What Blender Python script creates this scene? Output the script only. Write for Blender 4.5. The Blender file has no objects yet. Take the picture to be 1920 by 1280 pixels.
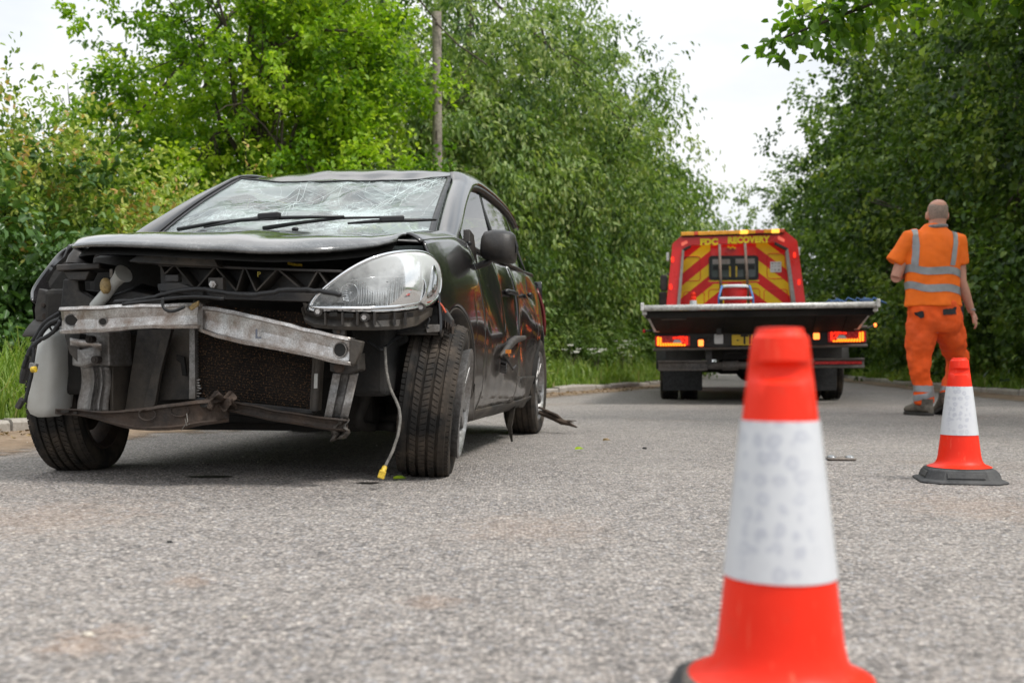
import bpy, bmesh, math, random
import numpy as np
from mathutils import Vector, Matrix, noise
random.seed(7); RNG = np.random.default_rng(11)
S = bpy.context.scene
COL = S.collection
R = math.radians
# ---------------------------------------------------------------- camera
cam_d = bpy.data.cameras.new('camera'); cam = bpy.data.objects.new('camera', cam_d); COL.objects.link(cam)
cam.location = (0, 0, .44); cam.rotation_euler = (R(90), 0, 0)
cam_d.sensor_width = 36; cam_d.lens = 37.5; cam_d.shift_y = 40/1920
cam_d.clip_start = .05; cam_d.clip_end = 3000
cam_d.dof.use_dof = True; cam_d.dof.focus_distance = 4.3; cam_d.dof.aperture_fstop = 3.8
S.camera = cam
# ---------------------------------------------------------------- sky, sun, exposure
SUN_EL, SUN_AZ = R(56), R(122)          # azimuth measured from +Y towards +X
W = bpy.data.worlds.new('World'); S.world = W; W.use_nodes = True
nt = W.node_tree; nt.nodes.clear()
def wn(t, **k):
    n = nt.nodes.new(t)
    for a, v in k.items(): setattr(n, a, v)
    return n
sky = wn('ShaderNodeTexSky', sky_type='NISHITA', sun_disc=False, sun_elevation=SUN_EL, sun_rotation=SUN_AZ)
tc = wn('ShaderNodeTexCoord'); mp = wn('ShaderNodeMapping'); mp.inputs['Scale'].default_value = (1, 1, 3)
cn = wn('ShaderNodeTexNoise'); cn.inputs['Scale'].default_value = 1.7; cn.inputs['Detail'].default_value = 6; cn.inputs['Roughness'].default_value = .5
cr = wn('ShaderNodeValToRGB')
cr.color_ramp.elements[0].position = .40; cr.color_ramp.elements[0].color = (7.4, 8.0, 8.6, 1)
cr.color_ramp.elements[1].position = .66; cr.color_ramp.elements[1].color = (12.4, 12.3, 12.2, 1)
mx = wn('ShaderNodeMixRGB'); mx.inputs[0].default_value = .93
bg = wn('ShaderNodeBackground'); bg.inputs[1].default_value = .075
wo = wn('ShaderNodeOutputWorld')
lk = nt.links.new
lk(tc.outputs['Generated'], mp.inputs[0]); lk(mp.outputs[0], cn.inputs['Vector']); lk(cn.outputs[0], cr.inputs[0])
lk(sky.outputs[0], mx.inputs[1]); lk(cr.outputs[0], mx.inputs[2]); # overcast sky: brighter towards the zenith, as such skies are
sz = wn('ShaderNodeSeparateXYZ'); ma = wn('ShaderNodeMath', operation='MULTIPLY_ADD', use_clamp=False); ma.inputs[1].default_value = .85; ma.inputs[2].default_value = .82
mc = wn('ShaderNodeMath', operation='MAXIMUM'); mc.inputs[1].default_value = 0; mm = wn('ShaderNodeMixRGB', blend_type='MULTIPLY'); mm.inputs[0].default_value = 1
lk(tc.outputs['Generated'], sz.inputs[0]); lk(sz.outputs[2], mc.inputs[0]); lk(mc.outputs[0], ma.inputs[0]); lk(mx.outputs[0], mm.inputs[1]); lk(ma.outputs[0], mm.inputs[2])
lk(mm.outputs[0], bg.inputs[0]); lk(bg.outputs[0], wo.inputs[0])
sd = bpy.data.lights.new('sun', 'SUN'); sd.energy = 2.3; sd.angle = R(13); sd.color = (1, .965, .91)
sun = bpy.data.objects.new('sun', sd); COL.objects.link(sun)
sdir = Vector((math.sin(SUN_AZ)*math.cos(SUN_EL), math.cos(SUN_AZ)*math.cos(SUN_EL), math.sin(SUN_EL)))
sun.rotation_euler = sdir.to_track_quat('Z', 'Y').to_euler()
S.view_settings.view_transform = 'Standard'; S.view_settings.look = 'None'
S.view_settings.exposure = .45; S.view_settings.gamma = 1; S.view_settings.use_curve_mapping = False
S.render.engine = 'CYCLES'
S.cycles.max_bounces = 7; S.cycles.diffuse_bounces = 3; S.cycles.glossy_bounces = 4; S.cycles.transmission_bounces = 6
S.cycles.transparent_max_bounces = 12; S.cycles.caustics_reflective = False; S.cycles.caustics_refractive = False
S.cycles.use_denoising = True; S.cycles.sample_clamp_indirect = 6

# ---------------------------------------------------------------- materials
MATS = {}
class NB:
    """small node builder"""
    def __init__(s, name):
        s.m = bpy.data.materials.new(name); s.m.use_nodes = True; s.t = s.m.node_tree; s.t.nodes.clear()
        s.out = s.n('ShaderNodeOutputMaterial'); MATS[name] = s.m
    def n(s, t, **k):
        x = s.t.nodes.new(t)
        for a, v in k.items(): setattr(x, a, v)
        return x
    def l(s, a, b): s.t.links.new(a, b)
    def coord(s, kind='Object', scale=(1, 1, 1), rot=(0, 0, 0), loc=(0, 0, 0)):
        c = s.n('ShaderNodeTexCoord'); m = s.n('ShaderNodeMapping'); m.inputs['Scale'].default_value = scale
        m.inputs['Rotation'].default_value = rot; m.inputs['Location'].default_value = loc
        s.l(c.outputs[kind], m.inputs[0]); return m.outputs[0]
    def noise(s, vec, scale, detail=4, rough=.55, dist=0):
        x = s.n('ShaderNodeTexNoise'); x.inputs['Scale'].default_value = scale; x.inputs['Detail'].default_value = detail
        x.inputs['Roughness'].default_value = rough; x.inputs['Distortion'].default_value = dist; s.l(vec, x.inputs['Vector']); return x.outputs[0]
    def vor(s, vec, scale, feature='F1', out='Distance', rand=1):
        x = s.n('ShaderNodeTexVoronoi', feature=feature); x.inputs['Scale'].default_value = scale; x.inputs['Randomness'].default_value = rand
        s.l(vec, x.inputs['Vector']); return x.outputs[out]
    def ramp(s, fac, stops):
        r = s.n('ShaderNodeValToRGB'); e = r.color_ramp.elements
        while len(e) < len(stops): e.new(.5)
        for i, (p, c) in enumerate(stops):
            e[i].position = p; e[i].color = (c, c, c, 1) if isinstance(c, (int, float)) else (*c, 1)
        s.l(fac, r.inputs[0]); return r.outputs[0]
    def mix(s, f, a, b, mode='MIX'):
        x = s.n('ShaderNodeMixRGB', blend_type=mode)
        for i, v in enumerate((f, a, b)):
            if isinstance(v, (int, float)): x.inputs[i].default_value = v if i == 0 else (v, v, v, 1)
            elif isinstance(v, tuple): x.inputs[i].default_value = (*v, 1)
            else: s.l(v, x.inputs[i])
        return x.outputs[0]
    def sepz(s, v):
        x = s.n('ShaderNodeSeparateXYZ'); s.l(v, x.inputs[0]); return x.outputs[2]
    def math(s, op, a, b=None, c=None):
        x = s.n('ShaderNodeMath', operation=op)
        for i, v in enumerate((a, b, c)):
            if v is None: continue
            if isinstance(v, (int, float)): x.inputs[i].default_value = v
            else: s.l(v, x.inputs[i])
        return x.outputs[0]
    def bump(s, h, strength=.3, dist=.01, normal=None):
        b = s.n('ShaderNodeBump'); b.inputs['Strength'].default_value = strength; b.inputs['Distance'].default_value = dist
        s.l(h, b.inputs['Height'])
        if normal is not None: s.l(normal, b.inputs['Normal'])
        return b.outputs[0]
    def bsdf(s, color=(.5,)*3, rough=.6, metal=0, normal=None, coat=0, spec=.5, sheen=0, emis=None, estr=0, trans=0, ior=1.45, coatr=.03, link=True, sub=0):
        b = s.n('ShaderNodeBsdfPrincipled')
        def st(k, v):
            if v is None: return
            if isinstance(v, tuple): b.inputs[k].default_value = (*v, 1)
            elif isinstance(v, (int, float)): b.inputs[k].default_value = v
            else: s.l(v, b.inputs[k])
        st('Base Color', color); st('Roughness', rough); st('Metallic', metal); st('Normal', normal); st('Coat Weight', coat)
        st('Coat Roughness', coatr); st('Specular IOR Level', spec); st('Sheen Weight', sheen); st('Transmission Weight', trans); st('IOR', ior)
        if emis is not None: st('Emission Color', emis); st('Emission Strength', estr)
        if link: s.l(b.outputs[0], s.out.inputs[0])
        return b.outputs[0]

def simple(name, col, rough=.6, metal=0, var=.25, scale=12, bump=.15, coat=0, dirt=None, dirtamt=.5, spec=.5, bscale=None):
    b = NB(name); v = b.coord()
    n1 = b.noise(v, scale, 5)
    c = b.mix(b.ramp(n1, [(.3, 0.), (.7, 1.)]), tuple(x*(1-var) for x in col), tuple(min(1, x*(1+var)) for x in col))
    if var > .13: c = b.mix(1., c, b.ramp(b.noise(v, scale*7, 6, .75), [(.36, .62), (.5, 1.), (.66, 1.45)]), 'MULTIPLY')
    if dirt:
        n2 = b.noise(v, scale*.45, 7, .65, .4)
        c = b.mix(b.ramp(n2, [(.5-.12, 0.), (.5+.22, dirtamt)]), c, dirt)
    r = b.math('ADD', b.math('MULTIPLY', b.math('SUBTRACT', n1, .5), .35), rough)
    nn = b.bump(b.noise(v, bscale or scale*9, 3), bump, .004)
    b.bsdf(c, r, metal, nn, coat, spec)
    return b.m

def emit(name, col, st, rough=.3):
    b = NB(name); b.bsdf(tuple(min(1, c) for c in col), rough, emis=col, estr=st); return b.m

# ---------------------------------------------------------------- mesh helpers
def link(o, parent=None, loc=None, rot=None):
    COL.objects.link(o)
    if parent is not None: o.parent = parent
    if loc is not None: o.location = loc
    if rot is not None: o.rotation_euler = rot
    return o
def empty(name, loc=(0, 0, 0), rz=0, label=None, cat=None, group=None):
    o = bpy.data.objects.new(name, None); link(o, None, loc, (0, 0, rz)); o.empty_display_size = .1
    return tag(o, label, cat, group)
def tag(o, label=None, cat=None, group=None, kind=None):
    if label: o['label'] = label
    if cat: o['category'] = cat
    if group: o['group'] = group
    if kind: o['kind'] = kind
    return o
class MB:
    def __init__(s): s.v = []; s.f = []; s.m = []; s.cur = 0
    def add(s, vs, fs):
        b = len(s.v); s.v += [tuple(p) for p in vs]; s.f += [tuple(i+b for i in f) for f in fs]; s.m += [s.cur]*len(fs); return s
    def box(s, c, d, rot=None, taper=None):
        x, y, z = d[0]/2, d[1]/2, d[2]/2; P = []
        for k in (-1, 1):
            tx = ty = 1
            if taper and k > 0: tx, ty = taper
            P += [Vector((-x*tx, -y*ty, k*z)), Vector((x*tx, -y*ty, k*z)), Vector((x*tx, y*ty, k*z)), Vector((-x*tx, y*ty, k*z))]
        if rot is not None:
            M = Matrix.Rotation(rot[2], 3, 'Z') @ Matrix.Rotation(rot[1], 3, 'Y') @ Matrix.Rotation(rot[0], 3, 'X'); P = [M @ p for p in P]
        P = [p+Vector(c) for p in P]
        return s.add(P, [(0, 3, 2, 1), (4, 5, 6, 7), (0, 1, 5, 4), (1, 2, 6, 5), (2, 3, 7, 6), (3, 0, 4, 7)])
    def loft(s, rings, cap=True, closed=True):
        n = len(rings[0]); vs = [p for r in rings for p in r]; fs = []
        for i in range(len(rings)-1):
            for j in range(n if closed else n-1):
                k = (j+1) % n; fs.append((i*n+j, i*n+k, (i+1)*n+k, (i+1)*n+j))
        if cap: fs.append(tuple(range(n-1, -1, -1))); fs.append(tuple((len(rings)-1)*n+j for j in range(n)))
        return s.add(vs, fs)
    def tube(s, pts, r, n=8, cap=True, sq=1.0):
        pts = [Vector(p) for p in pts]; rs = r if isinstance(r, (list, tuple)) else [r]*len(pts); rings = []
        up = Vector((0, 0, 1)); pu = None
        for i, p in enumerate(pts):
            d = (pts[min(i+1, len(pts)-1)]-pts[max(i-1, 0)])
            if d.length < 1e-9: d = Vector((0, 0, 1))
            d.normalize()
            if pu is None:
                u = d.cross(up);
                if u.length < .1: u = d.cross(Vector((1, 0, 0)))
            else: u = pu - d*pu.dot(d)
            u.normalize(); pu = u; w = d.cross(u)
            rings.append([p+u*(rs[i]*math.cos(2*math.pi*k/n))+w*(rs[i]*sq*math.sin(2*math.pi*k/n)) for k in range(n)])
        return s.loft(rings, cap)
    def cyl(s, a, b, r, r2=None, n=20): return s.tube([a, b], [r, r if r2 is None else r2], n)
    def ring_sweep(s, prof, c=(0, 0, 0), n=48, axis='z', M=None):
        """revolve profile [(r, h)] ; closed profile not capped"""
        rings = []
        for k in range(n):
            a = 2*math.pi*k/n; rr = []
            for r, h in prof:
                p = Vector((r*math.cos(a), r*math.sin(a), h)) if axis == 'z' else Vector((h, r*math.cos(a), r*math.sin(a)))
                if M is not None: p = M @ p
                rr.append(p+Vector(c))
            rings.append(rr)
        m = len(prof); vs = [p for r in rings for p in r]; fs = []
        for i in range(n):
            for j in range(m-1):
                k = (i+1) % n; fs.append((i*m+j, k*m+j, k*m+j+1, i*m+j+1))
        return s.add(vs, fs)
    def prism(s, poly, off):
        """poly: list of 3D points, extruded by vector off"""
        n = len(poly); off = Vector(off); A = [Vector(p) for p in poly]
        return s.add(A+[p+off for p in A], [tuple(range(n)), tuple(range(2*n-1, n-1, -1))]+[(i, i+n, (i+1) % n+n, (i+1) % n) for i in range(n)])
    def grid(s, fn, nu, nv, wrapu=False):
        vs = [fn(i/nu, j/nv) for i in range(nu+1) for j in range(nv+1)]
        return s.add(vs, [(i*(nv+1)+j, (i+1)*(nv+1)+j, (i+1)*(nv+1)+j+1, i*(nv+1)+j+1) for i in range(nu) for j in range(nv)])
    def ball(s, c, r, n=12, m=8, sc=(1, 1, 1), fn=None):
        rings = []
        for j in range(1, m):
            t = math.pi*j/m
            rings.append([Vector((c[0]+r*sc[0]*math.sin(t)*math.cos(2*math.pi*k/n), c[1]+r*sc[1]*math.sin(t)*math.sin(2*math.pi*k/n), c[2]-r*sc[2]*math.cos(t))) for k in range(n)])
        if fn: rings = [[fn(p) for p in q] for q in rings]
        return s.loft(rings)
    def build(s, name, mat, parent=None, smooth=None, bevel=0, mats=None, loc=None, rot=None, sub=0, solid=0, offset=-1):
        me = bpy.data.meshes.new(name); me.from_pydata(s.v, [], s.f)
        for m in (mats or [mat]): me.materials.append(MATS[m] if isinstance(m, str) else m)
        if mats: me.polygons.foreach_set('material_index', s.m)
        bm = bmesh.new(); bm.from_mesh(me); bmesh.ops.recalc_face_normals(bm, faces=bm.faces) if smooth != 'keep' else None
        bm.to_mesh(me); bm.free()
        if smooth is not None and smooth is not False:
            me.polygons.foreach_set('use_smooth', [True]*len(me.polygons))
            if smooth not in (True, 'keep'): me.set_sharp_from_angle(angle=R(smooth))
        o = bpy.data.objects.new(name, me); link(o, parent, loc, rot)
        if solid:
            q = o.modifiers.new('s', 'SOLIDIFY'); q.thickness = solid; q.offset = offset
        if sub:
            q = o.modifiers.new('u', 'SUBSURF'); q.levels = q.render_levels = sub
        if bevel:
            q = o.modifiers.new('b', 'BEVEL'); q.width = bevel; q.segments = 2; q.limit_method = 'ANGLE'; q.angle_limit = R(35)
        return o
def lerp(a, b, t): return a+(b-a)*t
def plin(x, pts):
    """piecewise linear"""
    if x <= pts[0][0]: return pts[0][1]
    for (a, b), (c, d) in zip(pts, pts[1:]):
        if x <= c: return lerp(b, d, (x-a)/(c-a) if c > a else 0)
    return pts[-1][1]
def psm(x, pts):
    """piecewise smooth (catmull-like cosine) """
    if x <= pts[0][0]: return pts[0][1]
    for i, ((a, b), (c, d)) in enumerate(zip(pts, pts[1:])):
        if x <= c:
            t = (x-a)/(c-a); m0 = (d-(pts[i-1][1] if i else b))/(c-(pts[i-1][0] if i else a)); nx = pts[i+2] if i+2 < len(pts) else (c, d)
            m1 = (nx[1]-b)/(nx[0]-a); h = c-a
            return (2*t**3-3*t**2+1)*b+(t**3-2*t*t+t)*h*m0+(-2*t**3+3*t*t)*d+(t**3-t*t)*h*m1
    return pts[-1][1]
def np_mesh(name, verts, faces, mat, parent=None, attr=None, smooth=False):
    """verts (N,3) float, faces (M,k) int -> object; attr: per-face floats"""
    me = bpy.data.meshes.new(name); M, k = faces.shape
    me.vertices.add(len(verts)); me.vertices.foreach_set('co', verts.astype(np.float32).ravel())
    me.loops.add(M*k); me.loops.foreach_set('vertex_index', faces.astype(np.int32).ravel())
    me.polygons.add(M); me.polygons.foreach_set('loop_start', np.arange(0, M*k, k, dtype=np.int32)); me.polygons.foreach_set('loop_total', np.full(M, k, dtype=np.int32))
    if smooth: me.polygons.foreach_set('use_smooth', np.ones(M, dtype=bool))
    if attr is not None:
        a = me.attributes.new('tint', 'FLOAT', 'FACE'); a.data.foreach_set('value', attr.astype(np.float32))
    me.update(calc_edges=True); me.materials.append(MATS[mat])
    o = bpy.data.objects.new(name, me); return link(o, parent)
# ================================================================ GROUND, ROAD, KERBS
LEFT = [(-9.5, -10), (-6.2, -2), (-4.6, 3.2), (-3.9, 5.2), (-3.1, 7.04), (-1.35, 11), (.4, 15), (1.65, 18), (2.8, 21), (5.4, 30), (9.7, 50), (20, 100), (42, 200)]
RIGHT = [(3.0, -12), (4.5, -2), (5.4, 5), (6.75, 14.2), (8.3, 24.4), (9.4, 30), (14.2, 50), (24.5, 100), (46, 200)]
def lx(y): return psm(y, [(b, a) for a, b in LEFT])
def rx(y): return psm(y, [(b, a) for a, b in RIGHT])
b = NB('asphalt'); v = b.coord()
wv = b.mix(.04, v, b.noise(v, 3, 3), 'ADD')
c1 = b.n('ShaderNodeTexVoronoi'); c1.inputs['Scale'].default_value = 98; b.l(v, c1.inputs['Vector'])
c2 = b.n('ShaderNodeTexVoronoi'); c2.inputs['Scale'].default_value = 260; b.l(v, c2.inputs['Vector'])
sep = b.n('ShaderNodeSeparateColor'); b.l(c1.outputs['Color'], sep.inputs[0])
stone = b.ramp(sep.outputs[0], [(0, (.06, .058, .057)), (.14, (.17, .16, .152)), (.3, (.30, .28, .26)), (.5, (.37, .335, .305)), (.7, (.46, .41, .365)), (.86, (.33, .33, .34)), (1, (.64, .58, .52))])
sep2 = b.n('ShaderNodeSeparateColor'); b.l(c2.outputs['Color'], sep2.inputs[0])
fine = b.ramp(sep2.outputs[1], [(0, (.16, .145, .13)), (.5, (.32, .29, .265)), (.9, (.44, .40, .36)), (1, (.64, .58, .52))])
big = b.noise(v, 1.3, 6, .6)
sel = b.ramp(b.noise(v, 55, 3), [(.36, 0.), (.44, 1.)])
col = b.mix(sel, fine, stone)
col = b.mix(b.ramp(c1.outputs['Distance'], [(.3, 0.), (.72, .75)]), col, (.11, .10, .095))
col = b.mix(b.ramp(big, [(.3, .0), (.7, .5)]), col, b.mix(.5, col, (.44, .40, .355)))
med = b.noise(v, 9, 5, .65)
col = b.mix(1., col, b.ramp(med, [(.3, .86), (.7, 1.12)]), 'MULTIPLY')
st = b.noise(v, .7, 3, .5, .3)
col = b.mix(b.ramp(st, [(.62, 0.), (.75, .35)]), col, (.25, .17, .11))
h = b.math('ADD', b.math('MULTIPLY', c1.outputs['Distance'], -1), b.math('MULTIPLY', c2.outputs['Distance'], -.4))
h = b.math('ADD', h, b.math('MULTIPLY', b.noise(v, 30, 3), 1.2))
for (sx_, sy_, ra, st_) in ((-.665, 1.67, .09, .5), (-.635, 2.13, .06, .4), (-.15, 1.95, .06, .4), (.05, 2.8, .25, .25), (-1.3, 3.0, .35, .3), (1.4, 3.2, .3, .3)):
    dn = b.n('ShaderNodeVectorMath', operation='DISTANCE'); b.l(b.coord(scale=(1, .75, 1)), dn.inputs[0]); dn.inputs[1].default_value = (sx_, sy_*.75, 0)
    k_ = b.math('SUBTRACT', b.math('ADD', ra, b.math('MULTIPLY', b.math('SUBTRACT', b.noise(v, 14, 6, .7), .5), ra*3)), dn.outputs['Value'])
    col = b.mix(b.math('MULTIPLY', b.ramp(b.math('DIVIDE', k_, ra), [(0, 0.), (.8, 1.)]), st_), col, b.mix(.55, col, (.40, .24, .14)))
col = b.mix(1., col, (1.07, 1.06, 1.06), 'MULTIPLY'); b.bsdf(col, .82, normal=b.bump(h, 1., .008), spec=.3)
def surf_mat(name, stops, scale, bscale, bs=.6, bd=.02):
    b = NB(name); v = b.coord(); n = b.mix(.5, b.noise(v, scale, 8, .65), b.noise(v, scale*6, 4, .6))
    b.bsdf(b.ramp(n, stops), .95, normal=b.bump(b.noise(v, bscale, 5, .7), bs, bd), spec=.2)
surf_mat('soil', [(.3, (.05, .035, .022)), (.5, (.11, .075, .05)), (.7, (.19, .14, .10))], 3, 30)
surf_mat('road_dirt', [(.3, (.12, .085, .06)), (.5, (.21, .15, .105)), (.7, (.27, .215, .165))], 5, 60)
surf_mat('verge', [(.3, (.025, .035, .012)), (.55, (.05, .07, .02)), (.75, (.10, .085, .04))], 3, 25)
surf_mat('kerb_concrete', [(.3, (.24, .215, .185)), (.55, (.38, .35, .31)), (.75, (.48, .45, .41))], 7, 60, .5, .006)
def ribbon(fx0, fx1, ys, z, nx=2, zf=None):
    m = MB(); vs = []; fs = []
    for i, y in enumerate(ys):
        a, c = fx0(y), fx1(y)
        for j in range(nx+1):
            x = lerp(a, c, j/nx); vs.append((x, y, z if zf is None else zf(x, y, j/nx)))
    for i in range(len(ys)-1):
        for j in range(nx): k = i*(nx+1)+j; fs.append((k, k+1, k+nx+2, k+nx+1))
    return m.add(vs, fs)
ground = MB(); ground.grid(lambda u, v: (lerp(-700, 700, u), lerp(-300, 1500, v), -.012), 20, 20)
tag(ground.build('ground', 'verge'), kind='structure')
def edge(y, side): return (lx(y)-.06 if side < 0 else rx(y)+.06)
ys = [-12+i*1.0 for i in range(0, 60)]+[48+i*6 for i in range(0, 26)]
NEAR = (-1.9, 2.5, .75, 4.6)     # x0,x1,y0,y1 of the finely displaced patch
tag(ribbon(lambda y: lx(y)-.05, lambda y: rx(y)+.05, ys, 0, 6).build('road', 'asphalt', smooth=True), kind='structure')
# relief of the chippings near the camera: real displacement
def near_patch():
    x0, x1, y0, y1 = NEAR; st = .0075; nx = int((x1-x0)/st); ny = int((y1-y0)/st)
    X, Y = np.meshgrid(np.linspace(x0, x1, nx+1), np.linspace(y0, y1, ny+1))
    # worley chips on a jittered grid
    cs = .011; gx = int((x1-x0)/cs)+4; gy = int((y1-y0)/cs)+4
    jx = RNG.random((gy, gx)); jy = RNG.random((gy, gx)); hh = RNG.random((gy, gx))**1.5
    ix = ((X-x0)/cs+1.5).astype(int); iy = ((Y-y0)/cs+1.5).astype(int)
    best = np.full(X.shape, 9.); bh = np.zeros(X.shape)
    for dx in (-1, 0, 1):
        for dy in (-1, 0, 1):
            jx_ = (ix+dx); jy_ = (iy+dy); px = x0+(jx_-1.5+jx[jy_, jx_])*cs; py = y0+(jy_-1.5+jy[jy_, jx_])*cs
            d = np.hypot(X-px, Y-py)/cs; m = d < best; best = np.where(m, d, best); bh = np.where(m, hh[jy_, jx_], bh)
    Z = .0045+np.clip(1-best*1.25, 0, 1)**.5*.0026*(.35+bh)
    e = np.minimum.reduce([X-x0, x1-X, Y-y0, y1-Y]); Z = np.where(e < .02, .002, Z)
    V = np.stack([X, Y, Z], -1).reshape(-1, 3); i = np.arange(nx*ny); r = i//nx; c = i % nx; k = r*(nx+1)+c
    F = np.stack([k, k+1, k+nx+2, k+nx+1], -1)
    o = np_mesh('road_surface', V, F, 'asphalt', smooth=True); tag(o, kind='structure')
near_patch()
# dirt strip at the left edge of the road
def dz(y): return .6+.5*math.sin(y*.9)+.35*math.sin(y*2.3+1)
dys = [3+i*.12 for i in range(0, 190)]
def dirt_strip(name, f, sgn, w, ys_):
    m = MB(); n = 6; vs = [(f(y)+sgn*(-.02+w(y)*j/n), y, .004) for y in ys_ for j in range(n+1)]
    m.add(vs, [(i*(n+1)+j, i*(n+1)+j+1, (i+1)*(n+1)+j+1, (i+1)*(n+1)+j) for i in range(len(ys_)-1) for j in range(n)])
    o = m.build(name, 'edge_dirt', None, smooth='keep'); a = o.data.attributes.new('across', 'FLOAT', 'POINT'); a.data.foreach_set('value', [j/n for y in ys_ for j in range(n+1)]); tag(o, kind='structure')
b = NB('edge_dirt'); v = b.coord(); a = b.n('ShaderNodeAttribute', attribute_name='across'); n = b.mix(.5, b.noise(v, 3, 8, .65), b.noise(v, 22, 4, .6))
d = b.bsdf(b.ramp(n, [(.3, (.12, .085, .055)), (.5, (.24, .175, .12)), (.7, (.38, .30, .23))]), .95, normal=b.bump(b.noise(v, 60, 5, .7), .6, .01), spec=.2, link=False)
t_ = b.n('ShaderNodeBsdfTransparent'); m_ = b.n('ShaderNodeMixShader')
b.l(b.ramp(b.math('ADD', b.math('SUBTRACT', b.noise(v, 2.2, 8, .7), a.outputs['Fac']), .1), [(.0, 0.), (.12, .75), (.3, 1.)]), m_.inputs[0]); b.l(t_.outputs[0], m_.inputs[1]); b.l(d, m_.inputs[2]); b.l(m_.outputs[0], b.out.inputs[0])
dirt_strip('road_edge_dirt', lx, 1, lambda y: plin(y, [(3, 2.6), (8, 2.4), (12, 1.6), (24, .8)]), dys)
dirt_strip('road_edge_soil', rx, -1, lambda y: 1.3, dys+[26+i*.3 for i in range(40)])
# verges, rising behind the kerb
def vz(d, y): return .07+.07*noise.noise(Vector((d*1.3, y*1.1, 0)))*min(1, d)+plin(d, [(0, 0), (1.0, .02), (3, .35), (8, .7), (40, 1.0)])
vy = [-12+i*.4 for i in range(0, 150)]+[48+i*6 for i in range(0, 26)]
for sgn, f in ((-1, lx), (1, rx)):
    m = MB(); D = [0.07, .3, .6, 1, 1.5, 2.2, 3, 4.5, 7, 12, 40, 250]; vs = []; fs = []
    for y in vy:
        for d in D: vs.append((f(y)+sgn*d, y, vz(d, y)))
    n = len(D)
    for i in range(len(vy)-1):
        for j in range(n-1): k = i*n+j; fs.append((k, k+1, k+n+1, k+n))
    m.add(vs, fs); tag(m.build('grass_verge', 'verge', smooth=True), kind='structure')
# kerbs: individual stones
def kerb(f, sgn, y0, y1, lab, every):
    root = empty('kerb', (f(y0), y0, 0)); tag(root, lab, kind='structure')
    y = y0; k = 0
    while y < y1:
        L = .88*math.cos(math.atan((f(y+.5)-f(y))/.5)); ya, yb = y+.008, y+L-.008
        a = Vector((f(ya), ya, 0)); c = Vector((f(yb), yb, 0)); d = (c-a).normalized(); nrm = Vector((d.y, -d.x, 0))*(-sgn)
        top = .085+random.uniform(-.02, .012); tilt = random.uniform(-.012, .012); off = random.uniform(-.012, .012)
        m = MB(); rings = []
        for t in (0, .33, .66, 1):
            p = a.lerp(c, t)+nrm*off; z = top+tilt*(t-.5)*2+random.uniform(-.005, .005); w = .13
            rings.append([p+Vector((0, 0, -.05)), p+Vector((0, 0, z*.72)), p-nrm*.018+Vector((0, 0, z)), p-nrm*w+Vector((0, 0, z+.004)), p-nrm*w+Vector((0, 0, -.05))])
        m.loft(rings); o = m.build('kerb_stone', 'kerb_concrete', root, loc=(-root.location.x, -root.location.y, 0)); y += L
        k += 1
kerb(lx, -1, 5.2, 36, 'weathered concrete kerb along the left verge', 1)
kerb(rx, 1, 9.0, 40, 'low soil-covered kerb along the right verge', 1)

# ================================================================ VEGETATION
def leaf_mat(name, stops, gloss=.45, transl=.35):
    b = NB(name); a = b.n('ShaderNodeAttribute', attribute_name='tint')
    c = b.ramp(a.outputs['Fac'], stops)
    d = b.bsdf(c, gloss, spec=.4, link=False)
    t = b.n('ShaderNodeBsdfTranslucent'); c2 = b.mix(1., c, (1.25, 1.35, .55), 'MULTIPLY'); b.l(c2, t.inputs[0])
    m = b.n('ShaderNodeMixShader'); m.inputs[0].default_value = transl; b.l(d, m.inputs[1]); b.l(t.outputs[0], m.inputs[2]); b.l(m.outputs[0], b.out.inputs[0])
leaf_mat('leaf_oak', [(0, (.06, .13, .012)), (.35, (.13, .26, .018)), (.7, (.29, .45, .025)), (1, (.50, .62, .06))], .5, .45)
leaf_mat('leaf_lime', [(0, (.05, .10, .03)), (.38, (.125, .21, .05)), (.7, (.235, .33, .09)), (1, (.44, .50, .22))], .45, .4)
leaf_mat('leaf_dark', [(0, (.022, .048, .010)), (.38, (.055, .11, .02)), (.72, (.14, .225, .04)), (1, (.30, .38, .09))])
leaf_mat('leaf_hedge', [(0, (.06, .12, .022)), (.4, (.16, .27, .05)), (.72, (.34, .42, .09)), (.94, (.48, .50, .14)), (1, (.50, .32, .12))], .38)
leaf_mat('leaf_glossy', [(0, (.03, .07, .018)), (.6, (.08, .16, .04)), (1, (.16, .26, .07))], .25, .2)
leaf_mat('leaf_weed', [(0, (.06, .11, .025)), (.5, (.13, .22, .045)), (1, (.26, .34, .11))], .5)
leaf_mat('grass_blade', [(0, (.09, .15, .025)), (.5, (.19, .30, .045)), (.85, (.30, .38, .08)), (1, (.46, .42, .2))], .5, .4)
leaf_mat('dead_leaf', [(0, (.10, .06, .03)), (.5, (.22, .14, .07)), (1, (.36, .26, .13))], .7, .1)
simple('bark', (.075, .06, .045), .9, var=.5, scale=9, bump=.7)
simple('pole_wood', (.27, .235, .195), .85, var=.3, scale=5, bump=.4)

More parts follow.
